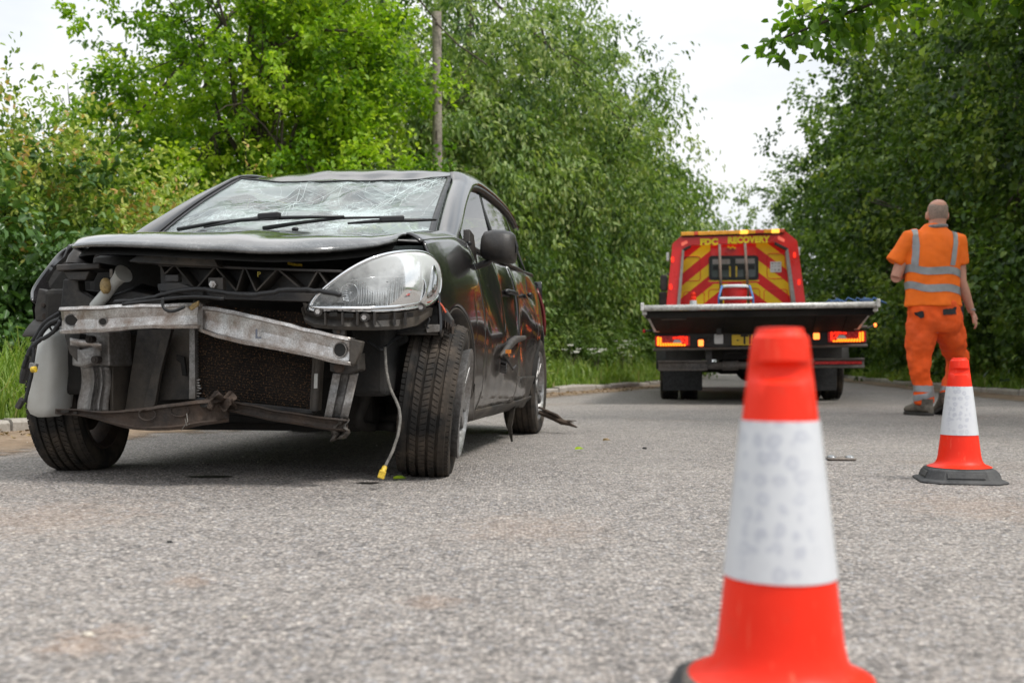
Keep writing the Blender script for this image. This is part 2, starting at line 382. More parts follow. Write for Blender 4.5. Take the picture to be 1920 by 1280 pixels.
def unit(v): return v/np.maximum(np.linalg.norm(v, axis=-1, keepdims=True), 1e-9)
def leaves(P, A, N, L, Wd, tint, fold=.25):
    """P base (n,3); A axis; N normal; L length (n,), Wd width (n,). 6 verts, two quads per leaf"""
    A = unit(A); B = unit(np.cross(N, A)); N = np.cross(A, B); L = L[:, None]; Wd = Wd[:, None]
    v0 = P; v3 = P+A*L-N*L*.12
    l1 = P+A*L*.3+B*Wd*.5+N*Wd*fold; l2 = P+A*L*.68+B*Wd*.42+N*Wd*fold*.7
    r1 = P+A*L*.3-B*Wd*.5+N*Wd*fold; r2 = P+A*L*.68-B*Wd*.42+N*Wd*fold*.7
    V = np.stack([v0, l1, l2, v3, r2, r1], 1).reshape(-1, 3); k = np.arange(len(P))*6
    F = np.stack([k, k+1, k+2, k+3, k, k+3, k+4, k+5], -1).reshape(-1, 4)
    return V, F, np.repeat(tint, 2)
def crown(name, mat, parent, blobs, leaf, per=70, spread=.45, droop=.2, seed=1, density=1.0, shell=.5, aspect=.55, tintb=0, clump=None):
    """blobs: (cx,cy,cz, rx,ry,rz, n_clusters). Leaves sit on short sprays; returns spray centres"""
    g = np.random.default_rng(seed); Cs = []; Os = []
    for (cx, cy, cz, ax, ay, az, n) in blobs:
        n = int(n*density); d = unit(g.normal(size=(n, 3))); r = (shell+(1-shell)*g.random(n)**.7)[:, None]
        # lumpy outline
        w = 1+.22*np.sin(d[:, :1]*7+cx)+.16*np.sin(d[:, 2:3]*9+cy*2)+.12*g.normal(size=(n, 1))
        Cs.append(np.array([cx, cy, cz])+d*r*w*np.array([ax, ay, az])); Os.append(d)
    C = np.concatenate(Cs); O = np.concatenate(Os); kk = g.random(len(C)) < .09; C[kk] += O[kk]*(.25+.55*g.random((kk.sum(), 1)))*min(1.2, leaf*9); ok = C[:, 2] > .25; C = C[ok]; O = O[ok]; n = len(C)
    # each cluster: 4 twigs
    tw = 4; D = unit(O[:, None, :]*.9+g.normal(size=(n, tw, 3))*.75+np.array([0, 0, -droop])); ln = spread*(.6+.8*g.random((n, tw, 1)))
    m = per//tw; s = g.random((n, tw, m, 1))
    P = C[:, None, None, :]+D[:, :, None, :]*ln[:, :, None, :]*s*1.6-np.array([0, 0, 1])*droop*spread*s**2*.9+g.normal(size=(n, tw, m, 3))*leaf*.7
    A = D[:, :, None, :]*.6+g.normal(size=P.shape)*.65-np.array([0, 0, 1])*(.15+droop*1.3)
    Nn = g.normal(size=P.shape)*.55+np.array([0, 0, 1.])+O[:, None, None, :]*.3
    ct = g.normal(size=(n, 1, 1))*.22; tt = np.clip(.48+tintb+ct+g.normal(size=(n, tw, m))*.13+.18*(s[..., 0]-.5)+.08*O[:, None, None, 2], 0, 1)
    P = P.reshape(-1, 3); L = leaf*(.65+.7*g.random(len(P)))
    V, F, T = leaves(P, A.reshape(-1, 3), Nn.reshape(-1, 3), L, L*aspect, tt.reshape(-1))
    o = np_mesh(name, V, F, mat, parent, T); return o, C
def trunk(parent, base, pts, r0, targets, nlimb=14, seed=0, name='trunk', thin=1.0):
    rd = random.Random(seed); m = MB(); P = [Vector(p) for p in pts]; n = len(P)
    m.tube(P, [r0*(1-.75*i/(n-1)) for i in range(n)], 10); m.build(name, 'bark', parent, smooth=True)
    m = MB()
    for k in range(nlimb):
        t = targets[rd.randrange(len(targets))]; t = Vector(t); i = rd.randrange(max(1, n//3), n); a = P[i]
        mid = a.lerp(t, .45)+Vector((rd.uniform(-.3, .3), rd.uniform(-.3, .3), rd.uniform(.1, .6)))
        q = [a, a.lerp(mid, .5)+Vector((rd.uniform(-.1, .1),)*3), mid, mid.lerp(t, .5)+Vector((rd.uniform(-.12, .12), rd.uniform(-.12, .12), rd.uniform(-.05, .1))), t]
        rr = r0*.38*thin*rd.uniform(.6, 1); m.tube(q, [rr, rr*.75, rr*.5, rr*.3, rr*.12], 6)
        for _ in range(4):
            s = q[rd.choice((2, 3))]; e = s+(t-s)*.6+Vector((rd.uniform(-.6, .6), rd.uniform(-.6, .6), rd.uniform(-.3, .5)))
            m.tube([s, s.lerp(e, .5)+Vector((0, 0, .06)), e], [rr*.3, rr*.2, rr*.07], 5)
    return m.build('limbs', 'bark', parent, smooth=True)
def tree(name, label, mat, x, y, h, blobs, leaf, r0=.16, per=70, seed=1, group=None, trunk_pts=None, nlimb=14, **k):
    root = empty(name, (x, y, 0), 0, label, 'tree', group)
    o, C = crown('crown', mat, root, blobs, leaf, per, seed=seed, **k)
    pts = trunk_pts or [(0, 0, 0), (.05, .02, h*.2), (-.04, .05, h*.45), (.08, 0, h*.65), (.05, .05, h*.85)]
    trunk(root, None, pts, r0, C, nlimb, seed)
    return root
# --- left: bright young oak behind the car
tree('oak_tree', 'bright yellow-green oak with dark forked trunk, behind the black car and nearest the pole', 'leaf_oak', -3.4, 14.2, 6.5,
     [(-.4, 0, 3.6, 1.9, 1.6, 1.0, 110), (.3, 0, 4.7, 2.2, 1.7, 1.3, 170), (-1.1, .2, 3.1, 1.6, 1.3, .9, 80), (.9, -.3, 2.6, 1.6, 1.3, .9, 100), (.2, 0, 5.9, 1.7, 1.5, .9, 90), (1.25, .2, 4.3, .7, .9, 1.2, 60), (-.9, -.4, 1.9, 1.7, 1.0, .6, 60), (.9, -.6, 1.7, 1.8, .8, .5, 60)],
     .072, .13, 132, seed=3, trunk_pts=[(0, 0, 0), (.02, 0, 1.2), (-.08, .0, 2.2), (-.02, .02, 2.9), (-.14, 0, 3.6), (-.1, 0, 4.6), (.1, 0, 5.5)], nlimb=26, shell=.25, spread=.3, aspect=.62, tintb=.1, droop=.05, density=.66)
# --- left row along the road
row = [(-7.2, 17.5, 5.0, 2.6, 3), (-2.9, 18.5, 7.9, 3.0, 4), (-.9, 20.5, 9.4, 3.1, 4), (.45, 24.0, 9.9, 2.9, 4), (1.5, 29.5, 8.6, 3.0, 3), (3.1, 36.5, 8.8, 3.2, 3), (5.5, 47, 9.0, 3.4, 2.5), (9.0, 66, 9.8, 4.2, 2.5)]
labs = ['mid-green bushy tree low against the sky left of the oak', 'drooping-leaved tree standing right behind the wooden pole', 'large drooping lime-green tree right of the wooden pole above the car roof', 'drooping-leaved tree whose loose sprays stick out into the sky',
        'rounded green tree above the dark undergrowth, left of the truck', 'green roadside tree just left of the truck light board', 'hazy green tree at the bend, behind the truck on the left', 'farthest pale tree of the left row, low in the gap of sky']
for i, ((x, y, h, r, q), lab) in enumerate(zip(row, labs)):
    bl = [(0, 0, h*.62, r, r, h*.34, 210), (-.2, -.3, h*.32, r*.95, r*.9, h*.26, 140), (.3*r, -.3*r, h*.45, r*.75, r*.7, h*.25, 90)]
    lf = .108 if y < 26 else .14+.003*(y-26)
    if i == 0: bl = [(0, 0, 2.6, 2.3, 1.6, 1.6, 140), (-2.2, 0, 1.8, 2.6, 1.6, 1.2, 130), (1.6, 0, 3.0, 1.8, 1.4, 1.8, 120)]
    tree('roadside_tree', lab, 'leaf_lime', x, y, h, bl, lf, .17, 72 if y < 40 else 48, seed=20+i, group='trees along the left side of the road', spread=.5, droop=.55 if y < 40 else .3, shell=.35, aspect=.42, density=1.25 if 18 < y < 26 else 1)
# --- right row, darker
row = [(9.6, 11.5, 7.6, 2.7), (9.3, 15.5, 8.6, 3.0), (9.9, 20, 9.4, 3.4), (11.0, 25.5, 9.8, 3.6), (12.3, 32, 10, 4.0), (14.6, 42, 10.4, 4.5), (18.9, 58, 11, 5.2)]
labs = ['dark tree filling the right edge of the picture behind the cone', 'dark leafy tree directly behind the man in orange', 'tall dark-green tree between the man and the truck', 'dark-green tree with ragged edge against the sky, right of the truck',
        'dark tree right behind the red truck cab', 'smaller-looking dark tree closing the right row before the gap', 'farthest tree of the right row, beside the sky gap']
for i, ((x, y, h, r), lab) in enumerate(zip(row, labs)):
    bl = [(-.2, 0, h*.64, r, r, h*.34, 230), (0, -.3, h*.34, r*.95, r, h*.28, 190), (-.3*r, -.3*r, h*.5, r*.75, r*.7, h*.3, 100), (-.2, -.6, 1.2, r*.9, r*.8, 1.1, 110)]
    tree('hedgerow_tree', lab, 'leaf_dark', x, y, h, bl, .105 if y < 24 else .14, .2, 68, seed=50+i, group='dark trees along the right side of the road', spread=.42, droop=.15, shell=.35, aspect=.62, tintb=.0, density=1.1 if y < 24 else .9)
# --- overhanging oak, trunk outside the picture
def overhang():
    root = empty('oak_tree', (5.9, 6.3, 0), 0, 'oak reaching in from the top right corner, its lobed leaves hanging over the road', 'tree')
    br = [[(0, 0, 2.6), (-1.2, .6, 3.3), (-2.2, 1.0, 3.25), (-3.2, 1.3, 3.05), (-3.95, 1.4, 2.78)], [(0, 0, 2.5), (-.6, .5, 3.1), (-1.4, .8, 3.15), (-2.3, 1.0, 2.98)], [(0, 0, 2.2), (-.5, .3, 2.75), (-1.0, .4, 2.78), (-1.5, .5, 2.62)],
          [(0, 0, 2.9), (-.9, 1.2, 3.6), (-1.9, 1.9, 3.62), (-3.0, 2.2, 3.45)], [(0, 0, 2.9), (-.9, .2, 3.3), (-1.6, .3, 3.2), (-2.6, .5, 3.12)]]
    m = MB(); m.tube([(0, 0, 0), (.05, 0, 1.2), (0, 0, 2.4), (.1, .1, 4.2), (0, 0, 6)], [.24, .2, .17, .11, .05], 12); m.build('trunk', 'bark', root, smooth=True)
    m = MB(); bl = []
    for q in br:
        m.tube(q, [.05-.043*i/(len(q)-1) for i in range(len(q))], 7)
        for i in range(len(q)-1):
            for t in (0, .33, .66):
                p = Vector(q[i]).lerp(Vector(q[i+1]), t)
                if i == 0 and t < .5: continue
                for _ in range(2):
                    e = p+Vector((random.uniform(-.25, .15), random.uniform(-.2, .2), random.uniform(-.14, .16))); m.tube([p, p.lerp(e, .5)+Vector((0, 0, .02)), e], [.008, .005, .002], 5)
                    bl.append((*e, .10, .10, .07, 5))
        bl.append((*q[-1], .09, .09, .06, 4))
    m.build('limbs', 'bark', root, smooth=True)
    crown('foliage', 'leaf_oak', root, bl, .085, 16, .10, .1, seed=9, shell=.2, aspect=.6, tintb=-.12)
    crown('crown', 'leaf_oak', root, [(.4, .3, 5.4, 2.2, 2.2, 1.1, 160)], .10, 60, .3, .1, seed=10)
overhang()
# --- left hedge shrubs
def shrub(name, label, mat, x, y, blobs, leaf, per, seed, group=None, cat='shrub', shoots=0, **k):
    root = empty(name, (x, y, 0), 0, label, cat, group); o, C = crown('foliage', mat, root, blobs, leaf, per, seed=seed, **k)
    rd = random.Random(seed); m = MB()
    for _ in range(14):
        t = Vector(C[rd.randrange(len(C))]); m.tube([(t.x*.2, t.y*.2, 0), (t.x*.5, t.y*.5, t.z*.55), tuple(t)], [.02, .014, .004], 5)
    m.build('stems', 'bark', root, smooth=True); return root
shrub('hedge_shrub', 'glossy dark-leaved shrub at the left edge of the picture, behind the tall grass', 'leaf_glossy', -4.6, 9.2,
      [(-.5, -.2, .9, 1.0, .8, .95, 120), (.55, 0, .8, .9, .7, .8, 100), (1.3, .3, .6, .7, .7, .6, 70), (-1.6, -.4, 1.0, 1, .8, 1, 90)], .085, 68, 31, spread=.24, shell=.45, aspect=.6)
shrub('hedge_shrub', 'tall hawthorn-like shrub with reddish young tips behind the glossy one', 'leaf_hedge', -4.3, 10.4,
      [(-1.2, 0, 1.9, 1.1, .8, .8, 120), (-.1, 0, 1.6, 1.0, .8, .85, 130), (.9, .3, 1.2, .9, .7, .75, 110), (-.6, -.5, 1.2, 1.5, .6, 1.0, 110)], .06, 80, 32, spread=.32, shell=.45, aspect=.5, tintb=.12, droop=-.25)
shrub('hedge_shrub', 'yellowish shrub between the hawthorn-like shrub and the black car', 'leaf_hedge', -2.9, 12.2,
      [(-.6, 0, 1.2, 1.3, .8, 1.0, 130), (.9, .3, 1.0, 1.3, .8, .9, 120)], .065, 70, 33, spread=.32, shell=.45, aspect=.5, tintb=.06, droop=-.1)
ub = [(-.9, 17.4, 1.5, 'dark low shrub under the trees right behind the car'), (.3, 20.9, 1.6, 'leafy shrub on the verge halfway between car and truck'), (1.3, 24.6, 1.9, 'rounded shrub on the verge closest to the truck mirror'), (-1.6, 15.2, 1.3, 'shrub hidden mostly behind the car bonnet'), (3.8, 28.5, 2.2, 'far shrub beside the truck on the left verge')]
for i, (x, y, h, lab) in enumerate(ub):
    shrub('verge_shrub', lab, 'leaf_weed', x, y, [(0, 0, h*.5, 1.3, .8, h*.5, 150), (.8, -.2, h*.35, .9, .7, h*.35, 80), (-.9, -.1, h*.4, .9, .7, h*.4, 80)], .075, 60, 60+i, 'shrubs on the left verge', spread=.25, shell=.4, aspect=.5)
rb = [(8.1, 11.2, 1.1, 'low weedy shrub at the right edge of the picture behind the kerb'), (8.3, 14.5, .9, 'low leafy shrub on the right bank behind the cone'), (8.8, 18, 1.0, 'low leafy shrub on the right bank left of the man'), (9.9, 24, 1.2, 'low leafy shrub on the right bank by the truck')]
for i, (x, y, h, lab) in enumerate(rb):
    shrub('bank_shrub', lab, 'leaf_weed', x, y, [(0, 0, h*.5, .8, 1.7, h*.5, 170), (.3, 1, h*.35, .8, 1.4, h*.45, 100)], .08, 56, 70+i, 'shrubs on the right bank', spread=.22, shell=.4, aspect=.5, tintb=-.1)
# --- thick hedges closing the view under the crowns
for lab, line, mat in (('long field hedge far behind the trees on the left', [(-13, 20), (-9, 23), (-5, 26), (-2.4, 31), (-.6, 38), (1.2, 48), (3.5, 62)], 'leaf_lime'), ('long hedge behind the dark trees on the right', [(13.5, 8), (13.3, 13), (13.8, 18), (14.6, 24), (16, 31), (18.5, 40), (22.5, 55)], 'leaf_dark')):
    root = empty('field_hedge', (0, 0, 0), 0, lab, 'hedge'); bl = []
    for (xa, ya), (xb, yb) in zip(line, line[1:]):
        for k in range(3): t = k/3; bl.append((lerp(xa, xb, t), lerp(ya, yb, t), 1.3, 2.2, 1.7, 1.7, 62))
    crown('foliage', mat, root, bl, .17, 44, seed=90, spread=.5, shell=.2, aspect=.7)
# --- grass
def grass(name, label, f, sgn, y0, y1, n, h0, h1, dmax, seed, mat='grass_blade'):
    g = np.random.default_rng(seed); y = y0+(y1-y0)*g.random(n)**1.25; d = .1+dmax*g.random(n)**1.2
    fx = np.interp(y, np.linspace(y0, y1, 200), [f(t) for t in np.linspace(y0, y1, 200)]); x = fx+sgn*d
    dd = np.array([.07+plin(q, [(0, 0), (1.0, .02), (3, .35), (8, .7)]) for q in d]); tuft = .5+.5*np.sin(x*5.3+np.sin(y*3.1)*2)*np.sin(y*4.7+x*1.7)
    H = (h0+(h1-h0)*g.random(n)**1.6)*(.45+.75*tuft)*np.clip(.5+d*1.2, 0, 1.2); ang = g.random(n)*6.283; lean = .15+.5*g.random(n)
    base = np.stack([x, y, dd-.03], -1); dr = np.stack([np.cos(ang), np.sin(ang), 0*ang], -1); sd = np.stack([-np.sin(ang), np.cos(ang), 0*ang], -1)
    w = (.004+.004*g.random(n))[:, None]*np.where(y > 12, 2.2, 1.2)[:, None]; Hc = H[:, None]; z = np.array([0, 0, 1.])
    mid = base+z*Hc*.6+dr*Hc*(lean[:, None]*.25); tip = base+z*Hc*.95+dr*Hc*(lean[:, None])
    V = np.stack([base-sd*w, base+sd*w, mid+sd*w*.7, mid-sd*w*.7, tip-sd*w*.12, tip+sd*w*.12], 1).reshape(-1, 3); k = np.arange(n)*6
    F = np.stack([k, k+1, k+2, k+3, k+3, k+2, k+5, k+4], -1).reshape(-1, 4); T = np.clip(.5+.2*g.normal(size=n)+.25*(tuft-.5), 0, 1)
    o = np_mesh(name, V, F, mat, None, np.repeat(T, 2)); tag(o, label, 'grass', kind='stuff')
grass('grass', 'long fresh grass on the left verge', lx, -1, 4.6, 11, 32000, .12, .5, 1.5, 5)
grass('grass', 'rough grass on the left verge between car and truck', lx, -1, 11, 34, 52000, .12, .42, 3.2, 6)
grass('grass', 'thin grass on the right bank', rx, 1, 8, 34, 30000, .08, .35, 2.4, 7)
# nettles and weeds as ground cover in front of the shrubs
def weeds(label, f, sgn, y0, y1, n, d0, d1, seed, h=.5):
    g = np.random.default_rng(seed); y = y0+(y1-y0)*g.random(n); d = d0+(d1-d0)*g.random(n); x = np.array([f(t) for t in y])+sgn*d
    zz = .07+np.array([plin(q, [(0, 0), (1.0, .02), (3, .35), (8, .7)]) for q in d])+g.random(n)**1.3*h*np.clip((d-d0+.3)/1.2, .2, 1)
    P = np.stack([x, y, zz], -1); A = g.normal(size=P.shape)+np.array([0, 0, .1]); N = g.normal(size=P.shape)*.5+np.array([0, 0, 1.]); L = .05+.05*g.random(n)
    V, F, T = leaves(P, A, N, L, L*.5, np.clip(.5+.2*g.normal(size=n), 0, 1)); tag(np_mesh('undergrowth', V, F, 'leaf_weed', None, T), label, 'undergrowth', kind='stuff')
weeds('nettles and weeds under the trees on the left', lx, -1, 7.5, 34, 30000, .9, 4.2, 15, .8)
weeds('ivy and weeds on the right bank', rx, 1, 8, 36, 30000, .35, 3.2, 16, .6)
# dead leaves at the road edges
g = np.random.default_rng(4); n = 700; y = 5+14*g.random(n)**1.3; x = np.array([lx(t) for t in y])+.04+.7*g.random(n)**1.6
P = np.stack([x, y, .006+.012*g.random(n)], -1); A = g.normal(size=P.shape)*np.array([1, 1, .15]); N = g.normal(size=P.shape)*.25+np.array([0, 0, 1.]); L = .025+.03*g.random(n)
V, F, T = leaves(P, A, N, L, L*.6, g.random(n)); tag(np_mesh('dead_leaves', V, F, 'dead_leaf', None, T), 'brown dead leaves and twigs in the gutter at the left', 'leaf litter', kind='stuff')
# cow parsley
simple('flower_white', (.75, .75, .66), .8)
for i, (x, y, h) in enumerate([(1.05, 18.6, .6), (1.55, 19.6, .55), (2.15, 20.9, .75), (.1, 16.2, .5), (2.5, 22.2, .8), (2.3, 21.4, .5)]):
    root = empty('cow_parsley', (x, y, .15), 0, ['flowering cow parsley with the lowest flower heads, beside the truck mudguard' if i == 5 else
        ['white cow parsley flowering in the middle of the far verge', 'white cow parsley flowering right of the middle one', 'tall white cow parsley near the truck tyre', 'short cow parsley flowering just behind the car tail', 'tallest white cow parsley, almost touching the truck'][i]][0], 'wildflower', 'white umbels on the left verge')
    m = MB(); f = MB()
    for k in range(7):
        a = random.random()*6.28; e = Vector((.16*math.cos(a)*random.random()**.5, .16*math.sin(a), h*random.uniform(.75, 1))); m.tube([(0, 0, 0), (e.x*.3, e.y*.3, h*.5), tuple(e)], [.006, .004, .002], 5)
        for _ in range(16):
            q = e+Vector((random.uniform(-.05, .05), random.uniform(-.05, .05), random.uniform(0, .02))); f.box(q, (.012, .012, .006), (random.random(), random.random(), 0))
    m.build('stem', 'leaf_weed' if False else 'bark', root); f.build('flower_head', 'flower_white', root)
# --- wooden pole with cable
pz = 14.9; px = (819-960)/2000*pz
root = empty('utility_pole', (px, pz, 0), 0, 'weathered wooden pole rising among the trees behind the car', 'pole')
m = MB(); m.tube([(0, 0, 0), (.01, 0, 2.5), (-.0, 0, 5.33)], [.075, .07, .066], 14); m.build('post', 'pole_wood', root, smooth=40)
m = MB(); m.box((.0, -.065, 3.6), (.02, .02, .12)); m.cyl((0, -.05, 5.15), (0, -.11, 5.15), .018); m.build('fitting', 'bark', root)
m = MB(); m.tube([(0, -.1, 5.15), (.3, -.1, 4.85), (.7, 0, 4.6)], .012, 6); m.tube([(0, -.1, 5.18), (-.3, -.3, 5.5), (-1.1, -.6, 6.4)], .012, 6); m.build('cable', 'bark', root)
# ================================================================ CRASHED CAR
# local axes: x across (positive = the car's own left side), y towards the tail, z up, origin under the front axle
CA = R(9.3); CO = (-1.045, 4.27); sa, ca = math.sin(CA), math.cos(CA)
def Q(px, py, y):
    """measured point of the photograph at depth y of the car's own frame"""
    u = (px-960)/2000; w = (680-py)/2000; t = (y+CO[0]*sa+CO[1]*ca)/(u*sa+ca)
    X = t*u-CO[0]; Y = t-CO[1]; return Vector((X*ca-Y*sa, X*sa+Y*ca, .44+t*w))
# --- materials
b = NB('car_paint'); v = b.coord()
du = b.ramp(b.math('ADD', b.noise(v, 3.2, 7, .7), b.math('MULTIPLY', b.noise(v, 60, 3), .12)), [(.5, 0.), (.85, .35)])
sx = b.n('ShaderNodeSeparateXYZ'); b.l(v, sx.inputs[0])
low = b.ramp(sx.outputs[2], [(.2, 1.), (.44, .8), (.56, .12)]); du = b.math('MULTIPLY', b.math('ADD', du, .30), low)
scr = b.ramp(b.noise(b.coord(scale=(30, 1.4, 26), rot=(.1, 0, 0)), 3, 2, .5), [(.71, 0.), (.74, .4)])
c = b.mix(du, (.006, .006, .008), (.17, .145, .12)); c = b.mix(scr, c, (.12, .12, .12))
b.bsdf(c, b.math('ADD', .16, b.math('MULTIPLY', du, .9)), 0, coat=.7, coatr=.06, spec=.5)
b = NB('dusty_paint'); v = b.coord(); du = b.ramp(b.math('ADD', b.noise(b.coord(scale=(1, 3, 1)), 6, 9, .75), b.math('MULTIPLY', b.noise(v, 140, 4, .8), .55)), [(.60, .04), (.85, .22), (1.0, .5)])
b.bsdf(b.mix(du, (.008, .008, .010), (.42, .42, .41)), b.math('ADD', .14, b.math('MULTIPLY', du, .3)), coat=1., coatr=.05, spec=.8)
b = NB('car_glass'); tr = b.n('ShaderNodeBsdfTransparent'); tr.inputs[0].default_value = (.55, .62, .58, 1)
gl = b.n('ShaderNodeBsdfGlossy'); gl.inputs['Roughness'].default_value = .03; fr = b.n('ShaderNodeFresnel'); fr.inputs[0].default_value = 1.9
mxs = b.n('ShaderNodeMixShader'); b.l(fr.outputs[0], mxs.inputs[0]); b.l(tr.outputs[0], mxs.inputs[1]); b.l(gl.outputs[0], mxs.inputs[2]); b.l(mxs.outputs[0], b.out.inputs[0])
# shattered windscreen: cells, whitened cracks, powdery crushed zones, sky reflection painted in as haze
b = NB('windscreen_glass'); v = b.coord()
vw = b.mix(.08, v, b.noise(v, 4, 4), 'ADD')
def edges(sc, w): return b.ramp(b.vor(vw, sc, 'DISTANCE_TO_EDGE'), [(0, 1.), (w, 0.)])
crushed = b.ramp(b.noise(b.coord(scale=(1, 1, 1.6), loc=(.3, 0, 1)), 2.6, 5, .7), [(.47, 0.), (.66, 1.)])
k1 = b.math('MULTIPLY', edges(4, .006), .35)
k2 = b.math('MULTIPLY', edges(34, .10), crushed); k3 = b.math('MULTIPLY', edges(95, .22), b.ramp(crushed, [(.35, 0.), (.9, 1.)]))
crack = b.math('MINIMUM', 1, b.math('ADD', b.math('ADD', k1, k2), k3))
cv = b.n('ShaderNodeTexVoronoi'); cv.inputs['Scale'].default_value = 5.5; b.l(vw, cv.inputs['Vector']); cs_ = b.n('ShaderNodeSeparateColor'); b.l(cv.outputs['Color'], cs_.inputs[0])
haze = b.math('ADD', b.math('MULTIPLY', crushed, .36), b.ramp(cs_.outputs[0], [(0, .10), (1, .48)]))  # cell whiteness: broken-glass scatter plus sky reflection put into the colour
tr = b.n('ShaderNodeBsdfTransparent'); tr.inputs[0].default_value = (.62, .72, .68, 1)
gl = b.n('ShaderNodeBsdfGlossy'); gl.inputs['Roughness'].default_value = .07
nb = b.bump(b.math('ADD', b.math('MULTIPLY', b.vor(vw, 34), crushed), b.noise(v, 9, 3)), .5, .006); b.l(nb, gl.inputs['Normal'])
fr = b.n('ShaderNodeFresnel'); fr.inputs[0].default_value = 2.1; b.l(nb, fr.inputs['Normal'])
m1 = b.n('ShaderNodeMixShader'); b.l(fr.outputs[0], m1.inputs[0]); b.l(tr.outputs[0], m1.inputs[1]); b.l(gl.outputs[0], m1.inputs[2])
df = b.bsdf((.70, .80, .79), .35, link=False); tl = b.n('ShaderNodeBsdfTranslucent'); tl.inputs[0].default_value = (.7, .8, .78, 1)
m2 = b.n('ShaderNodeMixShader'); m2.inputs[0].default_value = .35; b.l(df, m2.inputs[1]); b.l(tl.outputs[0], m2.inputs[2])
m3 = b.n('ShaderNodeMixShader'); b.l(b.math('MINIMUM', .95, b.math('ADD', b.math('MULTIPLY', crack, .75), haze)), m3.inputs[0]); b.l(m1.outputs[0], m3.inputs[1]); b.l(m2.outputs[0], m3.inputs[2]); b.l(m3.outputs[0], b.out.inputs[0])
b = NB('lens_plastic'); v = b.coord(); tr = b.n('ShaderNodeBsdfTransparent'); tr.inputs[0].default_value = (.95, .96, .96, 1)
gl = b.n('ShaderNodeBsdfGlossy'); gl.inputs['Roughness'].default_value = .06; fr = b.n('ShaderNodeFresnel'); fr.inputs[0].default_value = 1.6
m1 = b.n('ShaderNodeMixShader'); b.l(fr.outputs[0], m1.inputs[0]); b.l(tr.outputs[0], m1.inputs[1]); b.l(gl.outputs[0], m1.inputs[2])
df = b.bsdf((.8, .82, .82), .4, link=False); hz = b.ramp(b.math('ADD', b.noise(v, 9, 4, .6), b.math('MULTIPLY', b.math('SUBTRACT', b.sepz(v), .70), 3.2)), [(.35, .06), (.8, .62)])
m2 = b.n('ShaderNodeMixShader'); b.l(hz, m2.inputs[0]); b.l(m1.outputs[0], m2.inputs[1]); b.l(df, m2.inputs[2]); b.l(m2.outputs[0], b.out.inputs[0])
simple('black_plastic', (.018, .018, .02), .45, var=.3, scale=14, bump=.2, dirt=(.14, .115, .09), dirtamt=.4)
simple('black_trim', (.014, .014, .015), .38, var=.2, scale=20, bump=.1)
simple('dusty_plastic', (.017, .0165, .0165), .6, var=.35, scale=9, bump=.25, dirt=(.16, .13, .10), dirtamt=.6)
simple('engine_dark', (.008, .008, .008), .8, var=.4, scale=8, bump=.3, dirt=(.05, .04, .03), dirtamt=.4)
simple('grey_metal', (.24, .235, .23), .5, .45, var=.3, scale=10, bump=.25, dirt=(.13, .10, .075), dirtamt=.8)
simple('aluminium', (.55, .54, .53), .42, .8, var=.22, scale=34, bump=.3, dirt=(.20, .13, .085), dirtamt=.85, bscale=70)
simple('rusty_steel', (.036, .029, .025), .75, .2, var=.5, scale=11, bump=.6, dirt=(.12, .07, .042), dirtamt=.55)
simple('reservoir_white', (.55, .56, .54), .45, var=.12, scale=5, bump=.1, dirt=(.33, .30, .25), dirtamt=.7)
simple('chrome', (.75, .76, .77), .12, 1, var=.06, scale=12, bump=.05)
simple('reflector_silver', (.72, .73, .74), .34, .9, var=.1, scale=14, bump=.3, bscale=40)
simple('amber', (.65, .22, .04), .3, var=.1)
simple('yellow_plastic', (.62, .42, .04), .5, var=.2)
simple('tan_plastic', (.40, .28, .12), .5, var=.2)
simple('cable_black', (.015, .015, .016), .5, var=.3, bump=.3)
simple('cable_grey', (.15, .14, .125), .7, var=.35, scale=40, bump=.6)
simple('alloy', (.27, .27, .27), .38, .7, var=.15, scale=9, bump=.15, dirt=(.16, .12, .09), dirtamt=.6)
simple('interior', (.06, .062, .066), .8, var=.2)
simple('seat_cloth', (.10, .10, .115), .9, var=.2)
simple('dark_red', (.10, .006, .006), .25, var=.2)
simple('orange_red', (.55, .07, .02), .5, var=.2)
b = NB('lamp_inner'); v = b.coord(); wv_ = b.n('ShaderNodeTexWave'); wv_.inputs['Scale'].default_value = 22; wv_.inputs['Distortion'].default_value = 1.5; b.l(v, wv_.inputs['Vector'])
b.bsdf((.46, .47, .47), .22, .9, b.bump(wv_.outputs[0], .5, .01))
b = NB('radiator_core'); v = b.coord()
fin = b.math('MULTIPLY', b.math('SINE', b.math('MULTIPLY', b.n('ShaderNodeSeparateXYZ').outputs[0], 0)), 1)
n = b.noise(v, 130, 3, .8); n2 = b.noise(v, 7, 5, .6)
c = b.mix(b.ramp(n, [(.56, 0.), (.66, 1.)]), b.mix(b.ramp(n2, [(.35, 0.), (.7, 1.)]), (.012, .010, .009), (.035, .026, .02)), (.36, .19, .09))
b.bsdf(c, .8, .2, b.bump(b.noise(b.coord(scale=(1, 1, 14)), 40, 3), .8, .006))
b = NB('tyre_rubber'); v = b.coord(); n = b.noise(v, 7, 6, .65)
b.bsdf(b.mix(b.ramp(n, [(.4, 0.), (.75, .8)]), (.020, .019, .018), (.13, .10, .075)), .85, normal=b.bump(b.noise(v, 90, 3), .3, .003), spec=.3)

car = empty('crashed_car', (CO[0], CO[1], 0), -CA, 'black hatchback with its front bumper torn off and windscreen smashed, standing by the left verge', 'car')
